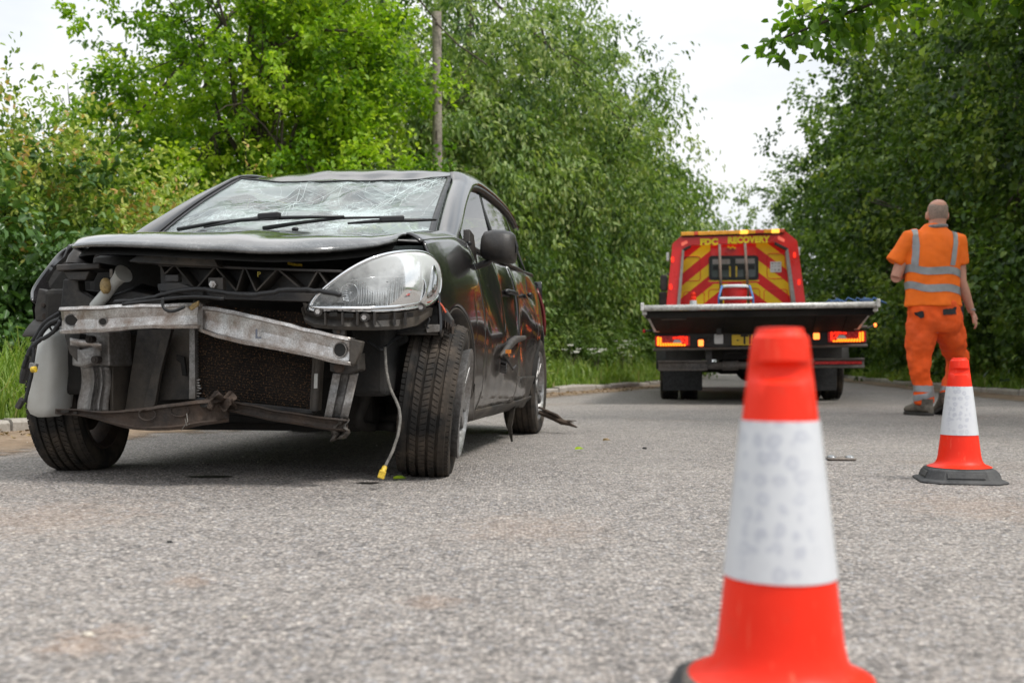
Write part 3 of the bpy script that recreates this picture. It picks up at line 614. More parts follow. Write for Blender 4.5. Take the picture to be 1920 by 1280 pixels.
# ---- body side shape
def zsh(y): return psm(y, [(-.7, .80), (-.3, .88), (.1, .94), (.35, .965), (1.0, .955), (2.2, .975), (2.9, 1.0), (3.2, 1.0)])
PROF = [(.16, .775), (.22, .80), (.27, .822), (.33, .838), (.48, .852), (.60, .856), (.70, .850), (.80, .836), (.88, .815), (.94, .795), (1.0, .77)]
def gauss(y, z, y0, z0, sy, sz): return math.exp(-((y-y0)/sy)**2-((z-z0)/sz)**2)
def wid(y, z):
    zn = (z-.16)/(zsh(y)-.16)*.84+.16; w = psm(zn, PROF)
    if y < 0: w *= 1-.13*min(1.2, -y/.7)**2
    if y > 2.1: w *= 1-.13*((y-2.1)/1.1)**2
    return w
def dent(y, z):
    d = -.030*gauss(y, z, .78, .80, .16, .16)-.045*gauss(y, z, 1.28, .70, .20, .17)+.018*gauss(y, z, 1.02, .74, .06, .3)-.05*gauss(y, z, 1.85, .55, .22, .22)+.014*gauss(y, z, 1.55, .8, .07, .3)
    d += -.03*gauss(y, z, 2.15, .40, .2, .15)-.035*gauss(y, z, 2.25, .85, .22, .1)-.012*gauss(y, z, .62, .5, .06, .2)
    d += .007*noise.noise(Vector((y*2.6, z*3.4, 1)))+.0015*noise.noise(Vector((y*8, z*7, 4)))
    return d*min(1, max(0, (y-.35)/.3))
def side_pt(sg, y, z, inset=0): return (sg*(wid(y, z)+(dent(y, z) if sg > 0 else 0)-inset), y, z)
def side_panel(name, sg, y0, y1, zb, zt, mat='car_paint', nu=26, nv=22, arch=None, cosu=False, bend=None, parent=None):
    m = MB()
    def fn(u, v):
        uu = .5-.5*math.cos(math.pi*u) if cosu else u
        y = lerp(y0(v) if callable(y0) else y0, y1(v) if callable(y1) else y1, uu); lo = zb(y); hi = zt(y)
        z = lerp(lo, hi, v); p = side_pt(sg, y, z)
        return bend(p) if bend else p
    m.grid(fn, nu, nv); return m.build(name, mat, parent or car, smooth=32, solid=.012, offset=-1 if sg > 0 else 1)
def archz(y, yc, r=.345, zc=.315, base=.185):
    d = abs(y-yc); return zc+math.sqrt(max(0, r*r-d*d)) if d < r else base
def sill(y): return .205
AR = .345
# fender, image-right (the car's left), runs from behind the headlamp to the door
side_panel('fender', 1, lambda v: -.26+.05*v, .52, lambda y: archz(y, 0) if y < AR else .20, lambda y: zsh(y)-.004, nu=44, nv=20)
m = MB()   # fender shoulder up to bonnet gap
def fsh(u, v):
    y = lerp(-.24, .58, u); x0 = wid(y, zsh(y)-.004); z0 = zsh(y)-.004
    x1 = psm(y, [(-.25, .705), (.2, .715), (.6, .74)]); t = v; return (lerp(x0, x1, t), y, z0+.022*math.sin(t*math.pi/2)+.01*t)
m.grid(fsh, 16, 6); m.build('fender_shoulder', 'car_paint', car, smooth=True, solid=.008)
side_panel('front_door', 1, .53, 1.50, lambda y: .235, lambda y: zsh(y), nu=44, nv=30)
side_panel('rear_door', 1, 1.51, lambda v: 2.27 if v > .55 else 2.27, lambda y: max(.235, archz(y, 2.575, .37)), lambda y: zsh(y), nu=40, nv=26)
side_panel('quarter_panel', 1, 2.28, 3.12, lambda y: archz(y, 2.575, .36, base=.23), lambda y: zsh(y), nu=44, nv=24)
for sg in (-1,):
    side_panel('fender', -1, -.02, .52, lambda y: archz(y, 0) if y < AR else .20, lambda y: zsh(y)-.004, nu=30, nv=12)
    side_panel('front_door', -1, .53, 1.50, lambda y: .235, lambda y: zsh(y), nu=12, nv=12)
    side_panel('rear_door', -1, 1.51, 2.27, lambda y: max(.235, archz(y, 2.575, .37)), lambda y: zsh(y), nu=12, nv=12)
    side_panel('quarter_panel', -1, 2.28, 3.12, lambda y: archz(y, 2.575, .36, base=.23), lambda y: zsh(y), nu=30, nv=12)
# sills, arch lips, arch liners
for sg in (1, -1):
    m = MB(); m.grid(lambda u, v: (sg*(lerp(.70, .815, v)+.012*noise.noise(Vector((u*6, v, 2)))), lerp(.37, 2.22, u), .165+.065*v**2+.03*max(0, u-.7)), 30, 5); m.build('sill', 'dusty_plastic', car, smooth=True, solid=.01)
    for yc, y0 in ((0, -.26), (2.575, 2.21)):
        m = MB(); pts = []
        a0 = math.pi-.75 if yc == 0 else math.pi
        for k in range(25):
            a = lerp(a0, 0, k/24); r = .338; y = yc+r*math.cos(a); z = .315+r*math.sin(a); pts.append((y, z))
        m.grid(lambda u, v: (sg*(wid(pts[int(round(u*24))][0], pts[int(round(u*24))][1])-.004-.30*v), pts[int(round(u*24))][0], pts[int(round(u*24))][1]+.0), 24, 2)
        m.build('wheel_arch', 'engine_dark' if yc else 'dusty_plastic', car, smooth=True, solid=.006)
m = MB(); m.grid(lambda u, v: (lerp(.60, .84, u), .335+.045*math.sin(v*3.1), lerp(.2, .6, v)), 3, 10); m.build('arch_liner', 'dusty_plastic', car, smooth=True, solid=.006)
# dark inner shell and floor
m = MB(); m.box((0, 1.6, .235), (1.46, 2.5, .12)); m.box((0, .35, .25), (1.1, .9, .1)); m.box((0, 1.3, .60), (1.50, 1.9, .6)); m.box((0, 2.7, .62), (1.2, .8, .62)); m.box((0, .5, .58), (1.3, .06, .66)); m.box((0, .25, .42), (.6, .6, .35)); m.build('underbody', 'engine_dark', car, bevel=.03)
m = MB(); m.tube([(-.70, 2.575, .3), (.70, 2.575, .3)], .035, 10); m.tube([(-.62, .05, .26), (.62, .05, .26)], .022, 8); m.box((0, .25, .2), (.9, .5, .06)); m.tube([(.1, .4, .2), (.15, 1.5, .19), (.2, 2.9, .22)], .03, 8); m.build('axle', 'engine_dark', car)
# ---- bonnet
def hx(s, t):   # s across 0..1, t front..rear
    y0 = psm(s, [(0, -.36), (.12, -.545), (.4, -.66), (.65, -.675), (.85, -.60), (1, -.36)])
    y1 = psm(s, [(0, .30), (.3, .13), (.5, .09), (.7, .12), (1, .30)])
    x0 = psm(s, [(0, -.50), (.12, -.44), (.4, -.10), (.65, .22), (.85, .50), (1, .70)])
    x1 = lerp(-.69, .695, s); y = lerp(y0, y1, t); x = lerp(x0, x1, min(1, t*1.0)**.8)
    zf = psm(s, [(0, .850), (.12, .862), (.3, .856), (.55, .832), (.7, .822), (.85, .826), (.95, .855), (1, .885)])
    zr = psm(s, [(0, .975), (.3, .975), (.5, .975), (.7, .975), (1, .965)])
    z = lerp(zf, zr, psm(t, [(0, 0), (.08, .25), (.20, .43), (.5, .66), (1, 1)]))
    z -= .006*math.exp(-(t/.05)**2)
    z += (.004*noise.noise(Vector((x*3.5, y*4, 3)))-.010*max(0, .12-abs(noise.noise(Vector((x*3.2+2, y*2.4, 9)))))/.12*.5)*math.sin(min(1, t*3)*1.57)+.006*math.exp(-((s-.62)/.06)**2-((t-.4)/.35)**2)-.008*math.exp(-((s-.74)/.05)**2-((t-.35)/.3)**2)+.0008*noise.noise(Vector((x*14, y*11, 8)))
    return (x, y, z)
m = MB(); m.grid(hx, 64, 36); m.build('bonnet', 'dusty_paint', car, smooth=True, solid=.012, offset=-1)
m = MB(); m.grid(lambda s, t: (lambda p: (p[0]*.97, p[1]+.02, p[2]-.035))(hx(s, t*.9)), 20, 12); m.build('bonnet_frame', 'engine_dark', car, smooth=True)
m = MB()
for s in (.33, .62):
    p = hx(s, .93); m.ball((p[0], p[1], p[2]+.006), .012, 8, 6, (1.3, 1, .7))
m.build('washer_jet', 'black_trim', car, smooth=True)
# ---- windscreen, pillars, roof
def ws(s, t):   # s across, t bottom->top
    xb = lerp(-.645, .665, s); xt = lerp(-.565, .565, s)
    yb = psm(s, [(0, .36), (.25, .16), (.5, .10), (.75, .15), (1, .36)]); yt = psm(s, [(0, 1.17), (.5, 1.07), (1, 1.17)])
    zt = psm(s, [(0, 1.392), (.25, 1.355), (.5, 1.345), (.8, 1.348), (1, 1.368)])
    x = lerp(xb, xt, t); y = lerp(yb, yt, t); z = lerp(.962, zt, t)+.02*math.sin(t*math.pi)
    n = Vector((0, -.42, .9)); e = min(1, 5*min(s, 1-s))*min(1, 6*t)*min(1, 4*(1-t)+.2)
    d = -.055*math.exp(-((s-.40)/.17)**2-((t-.62)/.28)**2)-.05*math.exp(-((s-.72)/.2)**2-((t-.55)/.22)**2)+.012*math.exp(-((s-.5)/.4)**2-((t-.38)/.06)**2)
    d += .016*noise.noise(Vector((s*7, t*6, 2)))+.010*noise.noise(Vector((s*18, t*14, 5)))
    p = Vector((x, y, z))+n*d*e; return tuple(p)
m = MB(); m.grid(ws, 60, 36); m.build('windscreen', 'windscreen_glass', car, smooth='keep')
# readable crack webs running out from the two blows
simple('crack_white', (.58, .66, .65), .4, var=.05)
def web(s0, t0, nr, L, seed):
    rd = random.Random(seed); m = MB(); rays = []
    def pt(s, t): return Vector(ws(min(.975, max(.025, s)), min(.975, max(.03, t))))+Vector((0, -.004, .006))
    for k in range(nr):
        a = 2*math.pi*k/nr+rd.uniform(-.25, .25); ln = L*rd.uniform(.45, 1.25); P = []; s, t = s0, t0
        for j in range(9):
            P.append((s, t)); a += rd.uniform(-.22, .22); s += math.cos(a)*ln/9*.62; t += math.sin(a)*ln/9*1.5
            if not (.02 < s < .98 and .02 < t < .98): break
        rays.append(P)
        if len(P) > 2: m.tube([pt(*q) for q in P], [.0011*(1-.6*i/len(P)) for i in range(len(P))], 4)
        if rd.random() < .6 and len(P) > 4:
            s, t = P[3]; b_ = a+rd.choice((-.8, .8)); Z = [(s+math.cos(b_)*ln*.05*i*.62, t+math.sin(b_)*ln*.05*i*1.5+rd.uniform(-.01, .01)) for i in range(6)]; m.tube([pt(*q) for q in Z], .0006, 4)
    for j in (1, 2, 3, 5):
        for k in range(nr):
            A, B_ = rays[k], rays[(k+1) % nr]
            if len(A) > j and len(B_) > j and rd.random() < .72: mid = ((A[j][0]+B_[j][0])/2+rd.uniform(-.01, .01), (A[j][1]+B_[j][1])/2+rd.uniform(-.015, .015)); m.tube([pt(*A[j]), pt(*mid), pt(*B_[j])], .0006, 4)
    o = m.build('crack_web', 'crack_white', car); tag(o, kind='stuff')
web(.40, .66, 9, .55, 1); web(.80, .70, 13, .50, 2); web(.93, .88, 9, .22, 3)
m = MB()   # black frit + seal all round
def strip(fn, w0, w1, n, up): return m.grid(lambda u, v: fn(u, lerp(w0, w1, v), up), n, 2)
m.grid(lambda u, v: tuple(Vector(ws(u, 0))+Vector((0, -.03+.03*v, -.02+.026*v))), 40, 2)
for s0, s1 in ((0, .022), (1, .980)): m.grid(lambda u, v: tuple(Vector(ws(lerp(s0, s1, v), u))+Vector((0, -.003, .005))), 24, 2)
m.grid(lambda u, v: tuple(Vector(ws(u, 1-.012*v))+Vector((0, -.003, .006))), 40, 2)
m.build('windscreen_seal', 'black_trim', car, smooth=True, solid=.004)
m = MB(); m.grid(lambda u, v: (lerp(-.68, .70, u), psm(u, [(0, .42), (.5, .02), (1, .42)])+.12*v, .955+.005*v-.0*u), 24, 3); m.build('scuttle_panel', 'black_plastic', car, smooth=True, solid=.01)
def gh(y):   # greenhouse: roof rail x,z and belt x
    xr = psm(y, [(.3, .70), (.55, .672), (.9, .625), (1.2, .595), (1.6, .585), (2.4, .575), (2.9, .56), (3.1, .55)])
    zr = psm(y, [(.3, .985), (.55, 1.11), (.9, 1.275), (1.2, 1.385), (1.6, 1.430), (2.3, 1.435), (2.8, 1.40), (3.1, 1.33)])
    return xr, zr
# A pillar + cant rail (outer painted strip) both sides
for sg in (1, -1):
    m = MB()
    def pil(u, v):
        y = lerp(.30, 2.95, u**1.1); xr, zr = gh(y)
        # v: 0 inner edge (windscreen / roof), 1 outer lower edge at the window
        s = 1; t = max(0, min(1, (y-.36)/(1.17-.36)))
        inn = Vector(ws(1 if sg > 0 else 0, t)); inn.x = abs(inn.x)
        if y > 1.17: inn = Vector((xr-.045, y, zr+.016))
        inn.y = y if y < 1.17 else y
        w = .072 if y < 1.1 else lerp(.072, .05, min(1, (y-1.1)/.3))
        out = Vector((xr+.045+w*.35, y+.02, zr-w*.92)); mid = Vector((max(inn.x+.02, xr+.040), y, max(zr+.004, inn.z-.0)))
        p = (1-v)**2*inn+2*v*(1-v)*mid+v*v*out; return (sg*p.x, p.y, p.z)
    m.grid(pil, 44, 8); m.build('pillar', 'car_paint', car, smooth=True, solid=.014, offset=-1 if sg > 0 else 1)
m = MB()
def roof(u, v):   # u across, v front->rear
    y = lerp(psm(u, [(0, 1.165), (.5, 1.065), (1, 1.165)]), 3.0, v); xr, zr = gh(max(1.17, y)); a = u*2-1; x = a*(xr-.03)
    zf = ws(u, 1)[2]+.008; crown_ = .055*(1-a*a); z = zr+.016+crown_*min(1, v*2.5+.15)
    k = min(1, v/.10); z = lerp(zf, z, k*k*(3-2*k)) if v < .10 else z
    f = math.exp(-((v-.07)/.07)**2)
    z += f*(.012*noise.noise(Vector((x*4.2, y*3, 6)))+.008*noise.noise(Vector((x*9, y*6, 2)))-.014*abs(math.sin(x*6+y*3))**.7)*(1-abs(a)**6)
    return (x, y, z)
m.grid(roof, 54, 40); m.build('roof', 'car_paint', car, smooth=True, solid=.01, offset=-1)
m = MB(); m.tube([(.17, 2.45, 1.50), (.19, 2.53, 1.62)], [.006, .003], 6); m.build('aerial', 'black_trim', car)
# side windows
for sg in (1, -1):
    for nm, ya, yb in (('front_window', .60, 1.47), ('rear_window', 1.55, 2.35), ('quarter_window', 2.40, 2.85)):
        m = MB()
        def win(u, v):
            y = lerp(ya, yb, u); xr, zr = gh(y); top = zr-.072 if y > 1.1 else zr-.075; bx = wid(y, zsh(y))-.01
            z = lerp(zsh(y)-.0, max(zsh(y)+.004, top), v); tt = (z-zsh(y))/(zr-zsh(y)+1e-6); return (sg*(lerp(bx, xr+.035, tt)-.012), y, z)
        m.grid(win, 16, 8); m.build(nm, 'car_glass', car, smooth=True)
    for yc in (1.51, 2.375): m = MB(); m.grid(lambda u, v: (lambda y, z: (sg*(lerp(wid(y, zsh(y)), gh(y)[0]+.04, v)-.004), y, z))(yc-.035+.07*u, lerp(zsh(yc), gh(yc)[1]-.06, v)), 2, 6); m.build('door_pillar', 'black_trim', car, smooth=True, solid=.008)
    m = MB(); m.tube([(sg*(gh(y)[0]+.052), y, gh(y)[1]-.070) for y in [.62+.1*i for i in range(23)]], .016, 8); m.build('window_frame', 'black_trim', car, smooth=True)
    m = MB(); m.tube([(sg*(wid(y, zsh(y))+.002+(dent(y, .93) if sg > 0 else 0)), y, zsh(y)+.006) for y in [.58+i*.1 for i in range(23)]], .010, 6); m.build('waist_moulding', 'black_trim', car, smooth=True)
# tail
m = MB(); m.grid(lambda u, v: ((lambda a: (a*lerp(.70, .54, v)*1.0, 3.13+.10*(1-a*a)-.12*v**2, lerp(.99, 1.36, v)))(u*2-1)), 16, 8); m.build('tailgate_glass', 'car_glass', car, smooth=True)
m = MB(); m.grid(lambda u, v: ((lambda a: (a*.755, 3.10+.16*(1-abs(a)**3)+.05*math.sin(v*3), lerp(.28, .99, v)))(u*2-1)), 20, 12); m.build('tailgate', 'car_paint', car, smooth=True, solid=.01)
m = MB(); m.grid(lambda u, v: (lambda y, z: (wid(y, z)+.012+.01*math.sin(v*3.1), y, z))(lerp(2.90, 3.14, u), lerp(.62, .93, v)), 6, 8); m.build('rear_lamp', 'dark_red', car, smooth=True, solid=.02)
# dashboard, seats
m = MB(); m.box((0, .80, .93), (1.2, .4, .12)); m.build('dashboard', 'interior', car, bevel=.04)
for x in (-.36, .36):
    m = MB(); m.loft([[(x+.24*cx*w, 1.62+.05*cy+oy, z) for cx, cy in ((-1, -1), (-.8, -1.6), (.8, -1.6), (1, -1), (1, 1), (-1, 1))] for z, w, oy in ((.55, 1, 0), (.8, 1, .02), (1.02, .85, .08), (1.08, .5, .1))])
    m.box((x, 1.74, 1.17), (.22, .09, .16)); m.build('seat', 'seat_cloth', car, bevel=.02, smooth=40)
# loose cloth-like sheet on the dashboard seen through the cracked glass
# wipers
def wiper(pts, pivot, bl, wy):
    root = bpy.data.objects.new('wiper', None); link(root, car)
    P = [Q(x, y_, wy(x)) for x, y_ in pts]
    m = MB(); m.tube(P, [.014, .011, .008, .007][:len(P)], 8, sq=.7); m.build('wiper_arm', 'black_trim', root, smooth=True)
    B = [Q(x, y_, wy(x)-.01) for x, y_ in bl]; m = MB(); m.tube(B, [.005]+[.010]*(len(B)-2)+[.006], 8, sq=.8)
    m2 = MB(); c = Q(*pivot, wy(pivot[0])-.02); d = (B[-1]-B[0]).normalized(); m2.box(c, (.10, .03, .026), (0, -math.asin(d.z), math.atan2(d.y, d.x))); m2.build('wiper_joint', 'black_trim', root, bevel=.006)
    m.build('wiper_blade', 'black_trim', root, smooth=True)
wy = lambda x: psm(x, [(330, .30), (520, .14), (650, .13), (740, .18), (820, .27)])
wiper([(335, 430), (400, 418), (470, 410), (520, 403)], (505, 405), [(383, 426), (450, 413), (540, 408), (645, 406)], wy)
wiper([(495, 428), (560, 418), (640, 409), (730, 407)], (735, 411), [(652, 419), (700, 415), (770, 413), (818, 412)], wy)
# ---- door mirror
mr = bpy.data.objects.new('door_mirror', None); link(mr, car)
MY = .70
m = MB(); rings = []
for px, cy, hz, dpt in [(903, 470, 10, .04), (907, 464, 22, .07), (912, 461, 27, .085), (928, 461, 31, .09), (948, 463, 32, .09), (960, 465, 31, .08), (966, 467, 27, .06), (969, 468, 16, .03)]:
    c = Q(px, cy, MY); h_ = hz/430; rings.append([c+Vector((0, -dpt*math.cos(t) if math.cos(t) > 0 else -.35*dpt*math.cos(t), h_*math.copysign(abs(math.sin(t))**.5, math.sin(t)))) for t in [2*math.pi*k/16 for k in range(16)]])
m.loft(rings); m.build('mirror_shell', 'black_plastic', mr, smooth=50)
m = MB(); A = [Q(884, 497, MY-.04), Q(893, 500, MY), Q(915, 492, MY), Q(925, 480, MY)]; m.tube(A, [.012, .02, .022, .018], 10, sq=.7)
m.prism([Q(881, 430, .60), Q(889, 440, .66), Q(896, 498, .72), Q(884, 502, .62), Q(880, 480, .58)], (-.03, 0, 0)); m.build('mirror_foot', 'black_plastic', mr, bevel=.006)
m = MB(); m.tube([Q(966, 452, MY-.03), Q(969, 464, MY-.03), Q(968, 474, MY-.03)], .008, 6); m.build('side_lens', 'black_trim', mr)
# ---- door handles, hanging trim strips
def sidetube(pts, r, out=.01, sq=1):
    return [Vector((wid(y, z)+dent(y, z)+out, y, z)) for y, z in pts], r
m = MB(); P, r = sidetube([(1.28, .80), (1.34, .805), (1.42, .805), (1.47, .80)], .014, .022); m.tube(P, .013, 8); m.build('door_handle', 'black_trim', car, smooth=True)
m = MB(); P, r = sidetube([(2.02, .83), (2.08, .835), (2.16, .835), (2.21, .83)], .014, .022); m.tube(P, .013, 8); m.build('door_handle', 'black_trim', car, smooth=True)
m = MB(); P = [Q(932, 668, .80), Q(938, 655, .95), Q(950, 643, 1.15), Q(966, 636, 1.35), Q(983, 633, 1.55)]
P = [Vector((max(p.x, wid(p.y, p.z)+dent(p.y, p.z)+.02), p.y, p.z)) for p in P]; m.tube(P, [.010, .018, .021, .020, .012], 10); m.build('hanging_moulding', 'dusty_plastic', car, smooth=True)
m = MB()
for i in range(5): p = Q(934+i*5, 672+i*6, .85); m.box((wid(p.y, p.z)+.03, p.y, p.z), (.03, .05, .012), (random.uniform(-.4, .4), .3, .2))
m.tube([Q(932, 665, .8)+Vector((.03, 0, 0)), Q(940, 682, .85)+Vector((.04, 0, 0)), Q(950, 692, .9)+Vector((.03, 0, 0)), Q(956, 686, .95)+Vector((.03, 0, 0))], .006, 6); m.build('broken_clips', 'black_plastic', car)
m = MB(); m.box(Q(941, 659, .8)+Vector((.03, 0, 0)), (.02, .04, .018)); m.build('amber_repeater', 'amber', car)
# torn strap and trim under the rear door
m = MB(); P = [Q(958, 735, 1.75), Q(962, 760, 1.72), Q(955, 800, 1.7), Q(960, 828, 1.68)]
m.loft([[p+Vector((-w, 0, 0)), p+Vector((w, -.01, 0)), p+Vector((w, .004, 0)), p+Vector((-w, .01, 0))] for p, w in zip(P, (.022, .014, .014, .005))]); m.build('torn_strap', 'dusty_plastic', car, smooth=30)
m = MB(); m.grid(lambda u, v: tuple(Vector((wid(1.9, .3)+.01*math.sin(u*9), lerp(1.7, 2.2, u), lerp(.36, .21+.03*math.sin(u*7), v)))+Vector((-.05*v, 0, 0))), 14, 6); m.build('crushed_sill_end', 'dusty_plastic', car, smooth=True, solid=.01)
# ================= wheels
def wheel(pos, steer, camber, sg, rimoff=0, detail=True):
    root = bpy.data.objects.new('wheel', None); link(root, car, pos, (0, camber, steer)); n = 72
    r, w = .300, .0925
    # tyre: revolve profile with grooves, axis along x
    prof = []
    side = [(.205, -.072), (.215, -.088), (.24, -.099), (.268, -.100), (.284, -.094), (.293, -.083)]
    tread = []
    gs = [-.052, -.018, .018, .052]; x = -.080; tread.append((.2975, x))
    for gx in gs: tread += [(.3005-abs(gx)*.03, gx-.0052), (.2925, gx-.0042), (.2925, gx+.0042), (.3005-abs(gx)*.03, gx+.0052)]
    tread.append((.2975, .080)); prof = side+tread+[(a, -b_) for a, b_ in reversed(side)]
    m = MB(); m.ring_sweep(prof, n=96, axis='x'); m.build('tyre', 'tyre_rubber', root, smooth=28)
    # tread blocks: cross cuts as thin raised lugs
    if detail:
        m = MB()
        for k in range(84):
            a = 2*math.pi*k/84
            for (xa, xb, ra, sk) in [(-.098, -.0585, .2975, .02), (-.046, -.024, .3005, .035), (-.012, .012, .301, -.03), (.024, .046, .3005, .035), (.0585, .098, .2975, .02)]:
                w2 = math.pi/84*.80; h = .0035; pts = []
                for (xx, s_) in ((xa, -1), (xb, 1)):
                    rr0 = ra-(.012 if abs(xx) > .09 else 0)
                    for aa in (a-w2, a+w2):
                        t = aa+sk*s_*.5
                        pts.append((xx, (rr0+h)*math.cos(t), (rr0+h)*math.sin(t)))
                    for aa in (a+w2, a-w2):
                        t = aa+sk*s_*.5; pts.append((xx, (rr0-.004)*math.cos(t), (rr0-.004)*math.sin(t)))
                m.add(pts, [(0, 1, 2, 3), (7, 6, 5, 4), (0, 4, 5, 1), (3, 2, 6, 7), (0, 3, 7, 4), (1, 5, 6, 2)])
        t = m.build('tread_block', 'tyre_rubber', root); tag(t, kind='stuff')
    # rim with spokes
    m = MB(); o = rimoff
    m.ring_sweep([(.200, -.085), (.214, -.084), (.214, -.078), (.196, -.070), (.185, -.03), (.185, .03), (.196, .070), (.212, .080+o), (.214, .088+o), (.206, .092+o), (.196, .080+o), (.186, .06+o)], n=64, axis='x'); m.build('rim', 'alloy' if sg else 'rusty_steel', root, smooth=35)
    if sg:
        m = MB()
        for k in range(10):
            a = 2*math.pi*k/10+(.12 if k % 2 else -.12); c_, s_ = math.cos(a), math.sin(a)
            rings = []
            for (rr, hw, xx) in ((.03, .022, .058), (.10, .014, .064), (.19, .020, .070)):
                cx = o+xx; rings.append([(cx+.012, rr*c_-hw*s_, rr*s_+hw*c_), (cx+.012, rr*c_+hw*s_, rr*s_-hw*c_), (cx-.02, rr*c_+hw*s_, rr*s_-hw*c_), (cx-.02, rr*c_-hw*s_, rr*s_+hw*c_)])
            m.loft(rings)
        m.cyl((o+.03, 0, 0), (o+.080, 0, 0), .045); m.build('spokes', 'alloy', root, bevel=.004)
    m = MB(); m.cyl((-.04, 0, 0), (.03, 0, 0), .135, n=28); m.cyl((-.09, 0, 0), (-.02, 0, 0), .06); m.build('brake_disc', 'rusty_steel', root)
    return root
wheel((.752, 0, .297), R(7.5), R(7), 1, .034)
wheel((-.735, 0, .297), R(8.5), R(-3), 0)
wheel((.722, 2.575, .297), 0, R(1), 1, detail=False)
wr = wheel((-.722, 2.575, .297), 0, 0, 0, detail=False)
# ================= crushed front end
def plate(poly, y, t, mat, name, parent=None, bevel=.002, yf=None):
    m = MB(); m.prism([Q(x, y_, y if yf is None else yf(x, y_)) for x, y_ in poly], (0, t, 0)); return m.build(name, mat, parent or car, bevel=bevel)
# bumper beam: bent C section with flanges
bb = bpy.data.objects.new('bumper_beam', None); link(bb, car)
def beam(stations, holes, nm, twist=0):
    """stations: (px, py_top, py_bot, y) ; face set back between flanges; holes are dark discs standing in for shaded openings"""
    m = MB(); N = 40
    xs = [s_[0] for s_ in stations]
    def at(px):
        return (psm(px, [(s_[0], s_[1]) for s_ in stations]), psm(px, [(s_[0], s_[2]) for s_ in stations]), psm(px, [(s_[0], s_[3]) for s_ in stations]))
    prof = [(0, .045), (0, .0), (.09, -.004), (.13, .010), (.50, .016), (.87, .010), (.91, -.004), (1, 0), (1, .045)]
    vs = []; cols = [lerp(xs[0], xs[-1], i/N) for i in range(N+1)]
    for px in cols:
        t, b_, y = at(px)
        for (v_, d) in prof:
            p = Q(px, lerp(t, b_, v_), y); vs.append(p+Vector((0, d+.004*noise.noise(p*22)+.006*noise.noise(p*7), .003*noise.noise(p*16))))
    n = len(prof); fs = [(i*n+j, (i+1)*n+j, (i+1)*n+j+1, i*n+j+1) for i in range(N) for j in range(n-1)]
    m.add(vs, fs); m.build(nm, 'aluminium', bb, smooth=14, solid=.004, offset=0)
    # top and bottom shelves give the section depth
    h = MB(); rimm = MB()
    for (hx_, hy_, rw, rh) in holes:
        t, b_, y = at(hx_); c = Q(hx_, hy_, y); s_ = 4.0/2000
        ring = [Vector((c.x+rw*s_*1.12*math.cos(a), c.y+.007, c.z+rh*s_*1.12*math.sin(a))) for a in [2*math.pi*k/24 for k in range(24)]]
        h = MB(); h.prism(ring, (0, .006, 0)); rimm = MB(); rimm.tube(ring+[ring[0]], .0022, 6, cap=False)  # dark disc gives the hole its shade; the web stays uncut
        h.build('bolt_hole', 'engine_dark', bb); rimm.build('hole_edge', 'grey_metal', bb)
beam([(113, 577, 624, -.56), (180, 574, 622, -.61), (260, 571, 615, -.63), (330, 570, 615, -.61), (376, 568, 614, -.55)], [(133, 600, 12.5, 9.5), (191, 603, 7, 6)], 'beam_section')
beam([(373, 574, 620, -.545), (420, 580, 635, -.56), (480, 593, 648, -.58), (560, 612, 664, -.59), (620, 626, 678, -.59), (658, 634, 684, -.58)], [(636, 656, 10, 11)], 'beam_section')
plate([(371, 566), (380, 570), (380, 624), (370, 612)], -.552, .05, 'grey_metal', 'beam_fold', bb)
m = MB(); m.ring_sweep([(.0, .0), (.034, .0), (.04, .006), (.036, .02), (.02, .03), (0, .03)], n=24, M=Matrix.Rotation(.35, 3, 'X')); m.build('horn', 'black_plastic', car, loc=Q(384, 566, -.47), smooth=40)
plate([(352, 574), (372, 563), (372, 572), (358, 582)], -.58, .01, 'tan_plastic', 'cracked_edge', bb)
# crash cans and brackets, image-left
plate([(121, 627), (150, 625), (148, 682), (130, 662)], -.50, .12, 'dusty_plastic', 'crash_can')
plate([(134, 624), (204, 620), (206, 686), (150, 690), (128, 655)], -.46, .16, 'grey_metal', 'crash_can', bevel=.006)
m = MB(); m.grid(lambda u, v: tuple(Q(lerp(131, 190, u), lerp(632, 655, v)+8*u-6*math.sin(v*3), -.475-.05*math.sin(v*3.14))), 10, 8); m.build('crumpled_bracket', 'aluminium', car, smooth=True, solid=.003)
m = MB(); m.grid(lambda u, v: tuple(Q(lerp(136, 192, u), lerp(652, 684, v)+3*math.sin(u*6), -.485-.03*math.sin(u*3.14))), 10, 6); m.build('crumpled_bracket', 'grey_metal', car, smooth=True, solid=.003)
for p in ((166, 636), (177, 674)):
    m = MB(); c = Q(*p, -.54); m.cyl(c, c+Vector((0, .03, 0)), .014, n=14); m.cyl(c+Vector((0, -.006, 0)), c, .007, n=10); m.build('bolt', 'rusty_steel', car)
m = MB()
def vb(u, v):
    px = lerp(lerp(151, 147, v), lerp(206, 207, v), u); d = -.03*math.exp(-((u-.42)/.06)**2)-.03*math.exp(-((u-.68)/.06)**2)+.02*(abs(u-.5)*2)**3
    return tuple(Q(px+3*math.sin(v*5), lerp(688, 770, v), -.46+d+.02*math.sin(v*4)))
m.grid(vb, 26, 14); m.build('front_bracket', 'grey_metal', car, smooth=40, solid=.004)
plate([(206, 625), (212, 625), (212, 768), (206, 770)], -.42, .2, 'dusty_plastic', 'bracket_side')
